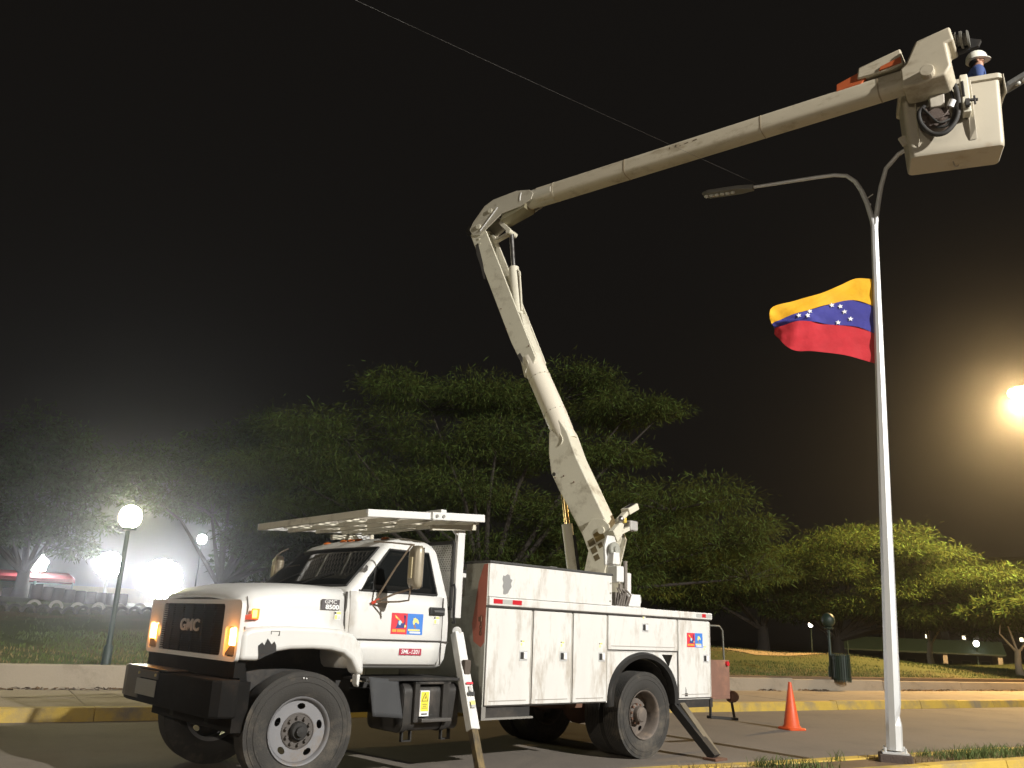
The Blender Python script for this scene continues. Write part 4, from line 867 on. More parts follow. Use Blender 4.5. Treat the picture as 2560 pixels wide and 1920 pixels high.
# lower controls beside the turret
m = MB(); m.bb(-.20,-.05,.46,.64,2.20,2.42); m.bb(-.38,-.28,.50,.62,1.98,2.34); m.bb(-.54,-.28,.45,.66,1.88,2.05); ctl = P(m, 'control_stand', WHITE, bevel=.012)
m = MB(); m.bb(-.56,.42,.40,.75,1.843,1.872); P(m, 'control_base', WHITE2, ctl, bevel=.006)
m = MB()
for k in range(5): m.tube([(-.05-.05*k,.66,1.88),(-.07-.05*k,.70,2.0+.03*(k%3)),(-.10-.04*k,.60,2.12)], .014, 7)
m.bb(-.24,-.04,.50,.62,1.88,2.06); m.bb(-.16,-.10,.62,.645,2.10,2.18); m.cyl((-.27,.6,1.9),(-.27,.6,2.5),.03,n=10); P(m, 'valve_bank', mat('grimy steel', (.17,.15,.13), .6, var=.4, scale=14), ctl, smooth=40)
m = MB(); m.bb(-.60,-.54,.5,.62,1.93,2.02); P(m, 'control_knob', WHITE, ctl, bevel=.01)
m = MB(); m.prism([(-.08,2.44),(-.06,2.70),(-.12,2.86),(-.27,2.86),(-.33,2.72),(-.28,2.44)], lambda a,b,w_: (a,w_,b), .36, .40); m.prism([(-.10,2.45),(-.12,2.62),(-.24,2.62),(-.26,2.45)], lambda a,b,w_: (a,w_,b), .40, .52); P(m, 'pivot_guard', WHITE, ctl, bevel=.008)
m = MB(); m.lathe([(.40,.0),(.40,.10),(.44,.11),(.46,.10),(.46,.05),(.49,.045),(.49,0)], 20, 1, c=(-.20,.02,2.66)); P(m, 'rotation_motor', GREYP, ctl, smooth=40)
m = MB(); m.prism([(-.35,2.95),(-.52,3.10),(-.60,3.08),(-.56,2.90),(-.45,2.80)], lambda a,b,w_: (a,w_,b), .20, .30); m.bar((-.50,.25,3.10),(-.78,.25,3.33),.10,.06); m.bar((-.55,.25,2.95),(-.76,.25,3.04),.10,.06); bk = P(m, 'boom_rest', BOOMW, ped, bevel=.008)
m = MB(); m.bar((-.68,.25,3.27),(-.90,.25,3.38),.16,.10); P(m, 'rest_pad', BOOMW, bk, bevel=.012)
m = MB(); m.bar((-.70,.25,3.32),(-.88,.25,3.415),.10,.03); P(m, 'rest_rubber', FRAME, bk)
m = MB(); m.bb(-.90,-.72,.18,.32,3.0,3.15); P(m, 'rest_pad', mat('grey pad', (.36,.35,.33), .6), bk, bevel=.02)
m = MB(); m.sphere((-.52,.30,3.14), .05, 10, 8); P(m, 'work_lamp', CHROME, bk, smooth=60)
m = MB(); m.bb(-.66,-.60,.24,.30,3.10,3.18); P(m, 'yellow_clip', plain('clip yellow', (.6,.45,.08)), bk, bevel=.006)
# --- bucket
BC = Vector((6.08,10.37,8.61)); BY = R_(-21.1); b_a = Vector((math.cos(BY), math.sin(BY), 0)); b_b = Vector((-math.sin(BY), math.cos(BY), 0))
def bw_(x, y, z): return BC+b_a*x+b_b*y+Vector((0,0,z))
def bk_(x, y, z): return tl(bw_(x, y, z))
def bring(z, W, D, r=.07, n=5): return [bk_(a, b, z) for a, b in rrect(-W/2, W/2, -D/2, D/2, r, n)]
BUCK = mat('bucket fibreglass', (.42,.38,.30), .4, var=.06, scale=2, dirt=(.30,.23,.15), dirt_amt=.20, dirt_scale=2.2, bump=.05)
m = MB(); o_ = [(-.54,1.14,.52,.06),(-.52,1.17,.55,.07),(-.45,1.18,.56,.07),(.44,1.24,.62,.07),(.45,1.24,.62,.07),(.46,1.31,.69,.08),(.53,1.31,.69,.08),(.54,1.29,.67,.08)]
i_ = [(.54,1.21,.59,.06),(.4,1.19,.57,.06),(-.49,1.10,.49,.05)]
m.loft([bring(*q) for q in o_]+[bring(*q) for q in i_]); bucket = P(m, 'bucket', BUCK, smooth=40)
m = MB(); m.loft([bring(.30,1.325,.70,.08), bring(.47,1.325,.70,.08)], caps=False)   # folded apron below the lip on the far end
ap = MB(); ap.grid(lambda u_, v_: bk_(.66+.01*v_, -.30+.6*u_, .53-.30*v_+.05*math.sin(u_*3.1)), 8, 4); P(ap, 'bucket_apron', BUCK, bucket, smooth=60, solid=.012, fix=False)
for x0, w_ in ((-.47,.02),(.16,.10)):
    m = MB(); m.add([bk_(*q) for q in ((x0,-.29,-.42),(x0+w_,-.29,-.42),(x0+w_,-.32,.44),(x0,-.32,.44),(x0+.01,-.315,-.30),(x0+w_-.01,-.35,-.28),(x0+w_-.01,-.39,.46),(x0+.01,-.39,.46))], [(0,1,2,3),(4,5,6,7),(0,1,5,4),(1,2,6,5),(2,3,7,6),(3,0,4,7)]); P(m, 'bucket_rib', BUCK, bucket, bevel=.008)
m = MB(); m.add([bk_(*q) for q in ((.10,-.34,-.10),(.20,-.34,-.10),(.20,-.36,.38),(.10,-.36,.38),(.10,-.47,-.08),(.20,-.47,-.08),(.20,-.49,.50),(.10,-.49,.50))], [(0,1,2,3),(4,5,6,7),(0,1,5,4),(1,2,6,5),(2,3,7,6),(3,0,4,7)]); P(m, 'mount_post', BOOMW, bucket, bevel=.012)
m = MB(); m.add([bk_(*q) for q in ((-.30,-.33,.02),(-.10,-.33,.02),(-.10,-.34,.46),(-.30,-.34,.46),(-.30,-.50,.06),(-.12,-.50,.06),(-.10,-.52,.52),(-.30,-.52,.52))], [(0,1,2,3),(4,5,6,7),(0,1,5,4),(1,2,6,5),(2,3,7,6),(3,0,4,7)]); P(m, 'leveling_bracket', mat('bracket grey', (.36,.33,.27), .55, var=.2), bucket, bevel=.012)
m = MB(); m.hose([tl(bw_(-.12,-.40,.5)), bk_(-.02,-.46,.46), bk_(.04,-.48,.30), bk_(.05,-.48,.05), bk_(.0,-.47,-.18), bk_(-.14,-.46,-.34), bk_(-.30,-.45,-.33), bk_(-.42,-.44,-.16), bk_(-.44,-.44,.02), bk_(-.36,-.45,.12)], .034, 9); P(m, 'hydraulic_hose', FRAME, bucket, smooth=60)
m = MB(); m.hose([bk_(-.10,-.42,.40), bk_(-.02,-.44,.30), bk_(-.0,-.45,.0), bk_(-.10,-.44,-.22), bk_(-.28,-.43,-.22)], .020, 8); P(m, 'hydraulic_hose', FRAME, bucket, smooth=60)
GRIME = mat('grimy brown', (.06,.04,.03), .6, var=.5, scale=16, bump=.4)
m = MB(); m.cyl(bk_(-.24,-.30,-.06), bk_(-.24,-.44,-.06), .20, .185, n=22); P(m, 'rotator_mount', GRIME, bucket, smooth=40)
m = MB(); m.cyl(bk_(-.24,-.44,-.06), bk_(-.24,-.50,-.06), .11, .09, n=18); P(m, 'rotator_hub', GRIME, bucket, smooth=40)
for k in range(7):
    m = MB(); a = 2*math.pi*k/7; m.cyl(bk_(-.24+.15*math.cos(a),-.43,-.06+.15*math.sin(a)), bk_(-.24+.15*math.cos(a),-.462,-.06+.15*math.sin(a)), .024, n=6); P(m, 'rotator_bolt', GRIME, bucket)
m = MB(); m.hose([bk_(-.40,-.46,.10), bk_(-.34,-.49,-.02), bk_(-.22,-.50,-.20), bk_(-.08,-.48,-.16)], .016, 7); P(m, 'hydraulic_hose', FRAME, bucket, smooth=60)
m = MB(); m.hose([bk_(-.36,-.47,.06), bk_(-.28,-.50,-.12), bk_(-.12,-.49,-.08), bk_(-.05,-.47,.12)], .012, 7); P(m, 'hydraulic_hose', GRIME, bucket, smooth=60)
m = MB(); m.cyl(bk_(-.06,-.50,.02), bk_(-.02,-.53,.10), .045, n=12); P(m, 'rotator_cap', CWHT, bucket, smooth=40)
m = MB(); m.bar(bk_(.15,-.49,.02), bk_(.15,-.56,.02), .05,.10); m.cyl(bk_(.18,-.52,.06), bk_(.28,-.52,.05), .022, n=10); m.cyl(bk_(.24,-.53,.11), bk_(.24,-.53,-.02), .014, n=8); P(m, 'bucket_latch', FRAME, bucket, smooth=40)
m = MB(); m.bar(bk_(.12,-.50,.15), bk_(.12,-.50,.38), .03,.03); P(m, 'latch_slot', FRAME, bucket)
m = MB(); m.bar(bk_(-.66,-.1,-.10), bk_(-.60,-.1,-.24), .05, .10); m.bar(bk_(-.58,-.1,-.18), bk_(-.64,-.1,-.12), .06, .08); P(m, 'bucket_step', BUCK, bucket, bevel=.015)
m = MB(); m.tube([bk_(-.02,0,-.55), bk_(-.01,0,-.62), bk_(.02,0,-.64), bk_(.04,0,-.61)], .008, 6); P(m, 'drain_hook', STEEL, bucket, smooth=50)
for pts, c_ in (([(-.07,-.24),(.0,.02),(.05,-.14)], CRED), ([(-.07,-.24),(.05,-.14),(.02,-.42)], CBLU)):
    m = MB(); m.add([bk_(.618+b*.035, a+.02, b+.06) for a, b in pts], [(0,1,2)]); P(m, 'bucket_decal', c_, bucket, solid=.003)
# mounting arm from boom tip to the bucket
m = MB(); m.bar(bp(5.0,8.98,.02), tl(bw_(-.20,-.42,.42)), .16, .16); m.cyl(bp(4.98,8.95,-.2), bp(4.98,8.95,.36), .09, n=18); P(m, 'bucket_mount', TANB, bucket, bevel=.01)

# ------------------------------------------------------------------ worker standing in the bucket
def skinned(name, joints, edges, m_, parent=None, root=0, sub=2):
    bm = bmesh.new(); ly = bm.verts.layers.skin.verify(); vs_ = []
    for (p_, r) in joints:
        v_ = bm.verts.new(p_); v_[ly].radius = r if isinstance(r, tuple) else (r, r); vs_.append(v_)
    vs_[root][ly].use_root = True
    for a_, b_ in edges: bm.edges.new((vs_[a_], vs_[b_]))
    me = bpy.data.meshes.new(name); bm.to_mesh(me); bm.free(); me.materials.append(m_)
    o = link(name, me, parent); o.modifiers.new('skin', 'SKIN').use_smooth_shade = True
    sb_ = o.modifiers.new('sub', 'SUBSURF'); sb_.levels = sub; sb_.render_levels = sub
    return o
SKIN = mat('skin', (.36,.19,.12), .55, var=.1); SHIRT = mat('blue work shirt', (.035,.065,.19), .85, var=.2, scale=10, bump=.3); TROUS = mat('dark trousers', (.03,.035,.05), .9, var=.2); HELM = mat('white helmet', (.78,.76,.66), .3, var=.05)
FX = .33; FY = -.05    # feet position inside the bucket; the worker faces along +x of the bucket
def wp(x, y, z): return bw_(FX+x, FY+y, z-.53)
J = [(wp(0,0,.84),.13),(wp(.02,0,1.02),.125),(wp(.05,0,1.20),.145),(wp(.06,0,1.30),.10),(wp(.075,0,1.365),.058),(wp(.095,0,1.42),.066),(wp(.10,0,1.50),(.088,.078)),(wp(.10,0,1.565),(.080,.072)),
     (wp(.0,.10,.80),.085),(wp(.09,.12,.45),.06),(wp(.0,.12,.15),.045),(wp(.12,.12,.11),.04),
     (wp(.0,-.10,.80),.085),(wp(.09,-.12,.45),.06),(wp(.0,-.12,.15),.045),(wp(.12,-.12,.11),.04),
     (wp(.06,.19,1.24),.062),(wp(.04,.24,1.0),.046),(wp(.14,.20,1.0),.036),(wp(.19,.19,1.01),.03),
     (wp(.06,-.19,1.24),.062),(wp(.04,-.22,1.0),.046),(wp(.14,-.16,.98),.036),(wp(.19,-.14,.98),.03),
     (wp(.185,0,1.475),.018),(wp(.165,0,1.405),.030)]
E_ = [(0,1),(1,2),(2,3),(3,4),(4,5),(5,6),(6,7),(0,8),(8,9),(9,10),(10,11),(0,12),(12,13),(13,14),(14,15),(2,16),(16,17),(17,18),(18,19),(2,20),(20,21),(21,22),(22,23),(6,24),(5,25)]
# fingers and thumbs, closed round the bucket rim
for base, sy in ((19,1),(23,-1)):
    hx, hz = (.19,1.01) if sy > 0 else (.19,.98); hy = .19*1 if sy > 0 else -.14
    for k, (dy, ln) in enumerate(((-.033,.062),(-.011,.07),(.011,.066),(.033,.052))):
        i0 = len(J); J += [(wp(hx+.055,hy+dy,hz+.005),.011),(wp(hx+.055+ln*.6,hy+dy,hz-.01),.0095),(wp(hx+.055+ln*.7,hy+dy,hz-.045),.008)]; E_ += [(base,i0),(i0,i0+1),(i0+1,i0+2)]
    i0 = len(J); J += [(wp(hx+.02,hy-sy*.045,hz),.012),(wp(hx+.06,hy-sy*.06,hz-.02),.009)]; E_ += [(base,i0),(i0,i0+1)]
worker = skinned('person', J, E_, SKIN)
tag(worker, 'person in white hard hat and blue shirt standing in the raised bucket', 'person')
J2 = [(wp(0,0,.84),.15),(wp(.02,0,1.02),.145),(wp(.05,0,1.20),.165),(wp(.06,0,1.30),.112),(wp(.07,0,1.335),.07),(wp(.06,.19,1.24),.078),(wp(.04,.24,1.0),.06),(wp(.13,.20,1.0),.047),(wp(.06,-.19,1.24),.078),(wp(.04,-.22,1.0),.06),(wp(.13,-.165,.98),.047)]
skinned('shirt', J2, [(0,1),(1,2),(2,3),(3,4),(2,5),(5,6),(6,7),(2,8),(8,9),(9,10)], SHIRT, worker)
J3 = [(wp(0,0,.86),.155),(wp(.0,.10,.78),.105),(wp(.09,.12,.45),.08),(wp(.0,.12,.16),.06),(wp(.0,-.10,.78),.105),(wp(.09,-.12,.45),.08),(wp(.0,-.12,.16),.06)]
skinned('trousers', J3, [(0,1),(1,2),(2,3),(0,4),(4,5),(5,6)], TROUS, worker)
m = MB()
rings = []
for t, rr in ((0,1.0),(.25,.985),(.5,.92),(.75,.74),(.92,.45),(1.0,.12)):
    rings.append([wp(.09+.142*rr*math.cos(a), .118*rr*math.sin(a), 1.50+.160*t) for a in np.linspace(0, 2*math.pi, 25)[:-1]])
m.loft(rings); hel = m.build('hard_hat', HELM, worker, smooth=50)
m = MB(); m.loft([[wp(.09+(.143+(.040 if math.cos(a) > 0 else .0)*math.cos(a)**2)*math.cos(a), .119*math.sin(a), 1.498+dz*.8) for a in np.linspace(0, 2*math.pi, 33)[:-1]] for dz in (0,.010)]); m.build('hat_brim', HELM, hel, smooth=40)
m = MB(); m.loft([[wp(.09+.012*t, .0+.02*math.sin(b)*(1-t*.6), 1.60+.036*math.sin(math.pi*.5*(1-t))+.0*b) for b in np.linspace(0, 6.28, 8)[:-1]] for t in np.linspace(-1,1,5)]); m.build('hat_ridge', HELM, hel, smooth=60)
for sy in (1,-1):
    m = MB(); m.sphere(wp(.085, sy*.082, 1.455), .022, 8, 6); m.build('ear', SKIN, worker, smooth=60)
for sy in (1,-1):
    m = MB(); m.sphere(wp(.172, sy*.03, 1.480), .010, 8, 6); m.build('eye', plain('eye dark', (.03,.02,.015)), worker, smooth=60)
m = MB(); m.sphere(wp(.05, 0, 1.47), (.062,.075,.055), 12, 8); m.build('hair', plain('black hair', (.012,.01,.01), .6), worker, smooth=60)

# ------------------------------------------------------------------ street lamp on the median, flag, wire, cone
lamp_p = empty('street_lamp', (4.95,11.25,0), 0, 'tall galvanised twin-arm street lamp standing on the median, unlit', 'street lamp')
LO = Vector((4.95,11.25,0))
FORK = Vector((5.30,11.30,7.50)); PB = Vector((4.95,11.25,.26))
m = MB(); rings = []
for t in (0,.04,.055,.075,.3,.6,1.0):
    c = PB+(FORK-PB)*t-LO; r = .098-.048*t
    ring = []
    for k in range(8):
        a = R_(22.5+45*k+8); dent = (.02 if (t in (.055,) and k in (6,7)) else 0); ring.append(c+Vector((math.cos(a)*(r-dent), math.sin(a)*(r-dent), 0)))
    rings.append(ring)
m.loft(rings); m.build('pole', GALV, lamp_p)
m = MB(); m.bb(-.19,.19,-.17,.17,.10,.22); m.build('concrete_base', mat('dark base concrete', (.075,.055,.045), .95, var=.35, scale=8, bump=.6), lamp_p, bevel=.015, rot=(0,0,R_(-20)))
m = MB(); m.bb(-.15,.15,-.15,.15,.22,.245)
m.build('base_plate', GALV, lamp_p, bevel=.003, rot=(0,0,R_(-20)))
m = MB(); m.cyl((0,0,0),(0,0,.05),.014,n=6); fb = None
for sx, sy in ((-1,-1),(1,-1),(1,1),(-1,1)):
    a = R_(-20); q = Vector((sx*.115*math.cos(a)-sy*.115*math.sin(a), sx*.115*math.sin(a)+sy*.115*math.cos(a), .245))
    if fb is None: fb = m.build('anchor_bolt', GALV, lamp_p, loc=q)
    else: link('anchor_bolt', fb.data, lamp_p, q)
AD = Vector((-math.sin(R_(120)), -math.cos(R_(120)), 0)); AS = Vector((-AD.y, AD.x, 0))
fp = lambda s, z: FORK+AD*s+Vector((0,0,z-7.5))-LO
m = MB(); m.tube([fp(0,7.40),fp(.02,7.6),fp(.07,7.88),fp(.13,8.10),fp(.21,8.29),fp(.33,8.42),fp(.50,8.475),fp(.75,8.50),fp(1.2,8.53),fp(1.80,8.57)], [.042,.040,.037,.035,.033,.031,.030,.029,.028,.027], 12); m.build('arm', GALV, lamp_p, smooth=60)
m = MB(); m.tube([fp(0,7.40),fp(-.03,7.6),fp(-.08,7.85),fp(-.14,8.12),fp(-.23,8.40),fp(-.42,8.60),fp(-.65,8.70),fp(-1.1,8.90),fp(-1.8,9.25)], [.042,.040,.037,.035,.033,.031,.030,.029,.027], 12); m.build('arm', GALV, lamp_p, smooth=60)
m = MB(); m.tube([fp(.10,7.86),fp(.02,7.86)], .02, 8); m.tube([fp(.10,7.95),fp(-.02,8.02)],.008,6); m.build('arm_brace', GALV, lamp_p)
HEADM = mat('luminaire grey', (.16,.16,.15), .45, metal=.4, var=.2)
def head(s0, z0, sgn):
    d = (AD*sgn*1.0+Vector((0,0,.07 if sgn > 0 else .45))).normalized(); side_ = AS; upv = side_.cross(d)*1.0
    if upv.z < 0: upv = -upv
    p0 = fp(s0, z0); mb = MB(); ring = []
    for t, hw_, hh in ((0,.045,.045),(.08,.06,.045),(.22,.10,.04),(.74,.11,.035),(.84,.07,.02)):
        c = p0+d*t; ring.append([c+side_*a+upv*b for a, b in ((-hw_,-hh),(hw_,-hh),(hw_,hh*.6),(hw_*.6,hh),(-hw_*.6,hh),(-hw_,hh*.6))])
    mb.loft(ring); h = mb.build('luminaire', HEADM, lamp_p, bevel=.006)
    for k in range(6):
        c = p0+d*(.34+.088*k)-upv*.035; q = MB(); q.sphere(c, (.042,.042,.03), 12, 6); q.build('lens', mat('unlit lens', (.45,.45,.42), .2, var=.1), h, smooth=60)
head(1.74, 8.565, 1); head(-1.72, 9.21, -1)
# flag flying from the pole
FH = PB+(FORK-PB)*((6.64-.26)/7.24); fd = Vector((-.97,.24,0)); fn = Vector((.24,.97,0))
crv = {0: [(0,0),(-38,-3),(-78,14),(-128,34),(-188,50),(-238,66),(-248,88)],
       1: [(0,68),(-46,50),(-100,58),(-150,72),(-200,86),(-230,98),(-240,104)],
       2: [(0,136),(-40,116),(-100,108),(-140,100),(-176,98),(-216,104),(-232,108)],
       3: [(0,208),(-68,185),(-138,172),(-184,168),(-210,150),(-226,128),(-232,114)]}
def fcurve(k, t):
    c = crv[k]; x = t*(len(c)-1); i = min(int(x), len(c)-2); f = x-i
    p0, p1, p2, p3 = c[max(i-1,0)], c[i], c[i+1], c[min(i+2,len(c)-1)]
    return [.5*((2*p1[j])+(-p0[j]+p2[j])*f+(2*p0[j]-5*p1[j]+4*p2[j]-p3[j])*f*f+(-p0[j]+3*p1[j]-3*p2[j]+p3[j])*f**3) for j in (0,1)]
def fpt(k, v_, t, off=0):
    a, b = fcurve(k, t), fcurve(k+1, t); x = a[0]+(b[0]-a[0])*v_; y = a[1]+(b[1]-a[1])*v_
    dep = .06*math.sin(t*6+v_*1.0+k*.4)*t+.03*math.sin(t*12-k*1.2-v_*1.6)*t+.25*t*(k+v_-1)*.3+.010*math.sin(t*31+v_*5+k*4)*t+.007*math.sin(t*19-v_*9-k*7)
    return FH+fd*(-x/171+.06)+Vector((0,0,-y/160))+fn*(dep+off)+Vector(((FORK-PB).x,0,0))*(-y/166/7.24)
FY_ = mat('flag yellow', (.72,.38,.01), .8, var=.12, scale=5, bump=.5, bscale=7); FB_ = mat('flag blue', (.04,.04,.26), .8, var=.12, scale=5, bump=.5, bscale=7); FR_ = mat('flag red', (.50,.018,.03), .8, var=.12, scale=5, bump=.5, bscale=7)
fl = MB(); fl.grid(lambda u_, v_: fpt(0, v_, u_), 36, 8); fl = fl.build('flag', FY_, None, smooth=80, fix=False, solid=.003)
fl.modifiers[0].use_rim = False
tag(fl, 'yellow, blue and red striped flag with white stars flying from the lamp pole', 'flag')
for k, m_, nm in ((1,FB_,'blue_stripe'),(2,FR_,'red_stripe')):
    g = MB(); g.grid(lambda u_, v_: fpt(k, v_, u_), 36, 8); g.build(nm, m_, fl, smooth=80, fix=False, solid=.003).modifiers[0].use_rim = False
def star(t, v_):
    g = MB(); c = fpt(1, v_, t, -.012); ex = (fpt(1, v_, t+.02, -.012)-fpt(1, v_, t-.02, -.012)).normalized(); ez = Vector((0,0,1)); ez = (ez-ex*ez.dot(ex)).normalized()
    g.add([c+(ex*math.cos(math.pi/2+k*math.pi/5)+ez*math.sin(math.pi/2+k*math.pi/5))*(.040 if k%2 == 0 else .017) for k in range(10)], [tuple(range(10))]); g.build('star', CWHT, fl, fix=False, solid=.002)
for t, v_ in ((.20,.74),(.235,.45),(.26,.20),(.32,.08),(.50,.12),(.535,.50),(.60,.3),(.28,.9)): star(t, v_)
# overhead wire and the pole that carries its other end
W1 = FORK+AD*1.62+Vector((0,0,8.56-7.5)); W2 = Vector((-1.60,7.17,7.63)); W3 = W1+(W2-W1)*2.6
m = MB(); n_ = 40; m.tube([W1+(W3-W1)*(k/n_)-Vector((0,0,.10*math.sin(math.pi*k/n_))) for k in range(n_+1)], .0016, 6); tag(m.build('overhead_wire', mat('wire', (.06,.055,.05), .5, var=.1), None, smooth=60), 'thin overhead wire running from the lamp arm to the top left', 'wire')
up = empty('utility_pole', (W3.x, W3.y, 0), 0, 'wooden utility pole holding the far end of the overhead wire', 'utility pole')
m = MB(); m.tube([(0,0,-.1),(0,0,W3.z+.5)], [.13,.09], 12); m.build('pole', mat('pole wood', (.15,.11,.08), .9, var=.3), up, smooth=50)
# traffic cone
CONEM = mat('cone orange', (.62,.085,.02), .5, var=.12, scale=4, dirt=(.30,.06,.03), dirt_amt=.3, dirt_scale=5)
cone = empty('traffic_cone', (5.24,16.02,0), R_(20), 'orange traffic cone standing on the road behind the truck', 'traffic cone')
m = MB(); m.lathe([(.035,.165),(.06,.155),(.075,.138),(.78,.030),(.80,.026),(.80,0)], 28, 2); m.build('cone_body', CONEM, cone, smooth=40, fix=False)
m = MB(); m.loft([[(a, b, z) for a, b in rrect(-w_,w_,-w_,w_,.06,4)] for z, w_ in ((0,.185),(.02,.19),(.035,.18),(.04,.165))]); m.build('cone_base', CONEM, cone, smooth=40)
# ------------------------------------------------------------------ trees
def leafmat(name, c, tr=.3):
    m = bpy.data.materials.new(name); m.use_nodes = True; nt = m.node_tree; N, Lk = nt.nodes, nt.links; N.clear()
    out = N.new('ShaderNodeOutputMaterial'); d = N.new('ShaderNodeBsdfDiffuse'); t = N.new('ShaderNodeBsdfTranslucent'); mx = N.new('ShaderNodeMixShader'); mx.inputs[0].default_value = tr
    ge = N.new('ShaderNodeNewGeometry'); hs = N.new('ShaderNodeHueSaturation'); hs.inputs['Color'].default_value = (*c, 1)
    mr = N.new('ShaderNodeMapRange'); mr.inputs['To Min'].default_value = .5; mr.inputs['To Max'].default_value = 1.6
    mh = N.new('ShaderNodeMapRange'); mh.inputs['To Min'].default_value = .46; mh.inputs['To Max'].default_value = .54
    Lk.new(ge.outputs['Random Per Island'], mr.inputs[0]); Lk.new(ge.outputs['Random Per Island'], mh.inputs[0]); Lk.new(mr.outputs[0], hs.inputs['Value']); Lk.new(mh.outputs[0], hs.inputs['Hue'])
    Lk.new(hs.outputs[0], d.inputs[0]); Lk.new(hs.outputs[0], t.inputs[0]); Lk.new(d.outputs[0], mx.inputs[1]); Lk.new(t.outputs[0], mx.inputs[2]); Lk.new(mx.outputs[0], out.inputs[0])
    return m
LEAF = leafmat('acacia leaf', (.078,.098,.026)); LEAF2 = leafmat('acacia leaf light', (.066,.092,.024)); LEAFD = leafmat('evergreen leaf', (.048,.066,.022))
BARK = mat('bark', (.032,.026,.021), .95, var=.35, scale=5, bump=.6, stretch=(1,1,.25)); BARKW = mat('limewashed bark', (.50,.44,.34), .9, var=.2, scale=5, bump=.4)
def tree(name, label, base, clumps, n, frond, lm, trunk_r=.28, bark=BARK, flat=.42, nsub=7, group='trees in the park', fork=.35, seed=1, droop=.5):
    rg = np.random.default_rng(seed); r2 = random.Random(seed)
    bz = ground_at(base[0], base[1]) if len(base) == 2 else base[2]; B = Vector((base[0], base[1], bz-.1))
    root = empty(name, (0,0,0), 0, label, 'tree', group); root.location = B
    cs = []; mb = MB()
    zmin = min(c[2] for c in clumps); fk = B+Vector((0,0,(zmin-bz)*fork+.5))
    mb.tube([Vector((0,0,0)), (fk-B)*.5+Vector((r2.uniform(-.1,.1), r2.uniform(-.1,.1), 0)), fk-B], [trunk_r*1.25, trunk_r*.95, trunk_r*.85], 10)
    for (x, y, z, r, rz) in clumps:
        C = Vector((x, y, z)); mid = fk.lerp(C, .5)+Vector((r2.uniform(-.5,.5), r2.uniform(-.5,.5), r2.uniform(-.2,.5)))
        mb.tube([fk-B-Vector((0,0,.15)), mid-B, C-B-Vector((0,0,rz*.4))], [trunk_r*.42, trunk_r*.2, trunk_r*.08], 7)
        for k in range(nsub):
            a = r2.uniform(0, 6.283); q = r*math.sqrt(r2.uniform(.05, 1)); sub = Vector((x+q*math.cos(a), y+q*math.sin(a), z+rz*r2.uniform(-.7,.8)*(1-(q/r)**2*.6)))
            cs.append((*sub, r*r2.uniform(.32,.55)))
            mb.tube([C-B-Vector((0,0,rz*.4)), (C.lerp(sub,.6)-B)-Vector((0,0,.1)), sub-B], [trunk_r*.12, trunk_r*.07, trunk_r*.03], 5)
    mb.build('trunk', bark, root, smooth=50, fix=False)
    cs = np.array(cs); w8 = cs[:,3]**2; idx = rg.choice(len(cs), n, p=w8/w8.sum()); c = cs[idx]
    u = rg.normal(size=(n,3)); u /= np.linalg.norm(u, axis=1)[:,None]; rad = rg.uniform(.25, 1, n)**.6
    u[:,2] = np.where(u[:,2] < 0, u[:,2]*.6, u[:,2])
    pos = c[:,:3]+u*(rad*c[:,3])[:,None]*np.array([1.25,1.25,flat])
    # stray wisps round the outline
    w = rg.random(n) < .07; pos[w] += (u[w]*np.array([1,1,.5]))*c[w,3][:,None]*.45
    d = u*np.array([1,1,.4])+rg.normal(size=(n,3))*.55; d[:,2] -= droop*.5; d /= np.linalg.norm(d, axis=1)[:,None]
    s = np.cross(d, np.array([0,0,1.0])+rg.normal(size=(n,3))*.5); s /= np.linalg.norm(s, axis=1)[:,None]
    L = frond[0]*rg.uniform(.55, 1.35, n)[:,None]; Wd = frond[1]*rg.uniform(.6, 1.3, n)[:,None]
    e = pos+d*L; v = np.stack([pos-s*Wd*.35, pos+s*Wd*.35, e*.45+pos*.55+s*Wd, e, e*.45+pos*.55-s*Wd], 1)-np.array(B)
    np_mesh('crown', v.reshape(-1,3), np.arange(n*5).reshape(-1,5), lm, root, k=5)
    return root
tree('spreading_acacia', 'large spreading acacia directly behind the truck and boom', (-.6,27.0),
     [(1.5,27.2,9.25,1.7,.75),(-2.6,26.4,8.55,2.2,.8),(-.3,26.6,8.7,1.6,.6),(-5.2,26.2,7.4,2.0,.8),(-7.0,26.8,6.2,1.9,.8),(3.7,26.4,8.35,1.5,.35),(4.9,26.3,8.5,.8,.22),(2.5,26.8,6.9,1.8,.8),(5.0,25.6,5.5,1.9,.8),(6.6,25.8,4.5,1.6,.8),(-1.2,27.6,7.2,2.3,.9),(-3.4,27.4,5.7,2.4,1.0),(1.2,27.8,5.2,2.4,1.0),(4.2,26.0,4.2,2.3,1.0),(7.4,26.0,3.6,1.3,.8),(-6.2,28,4.8,2.2,1.0),(2.6,25.6,3.2,1.8,.7),(0,28.5,3.6,2.6,.9)],
     170000, (.20,.0125), LEAF, .30, nsub=16, seed=3, flat=.48)
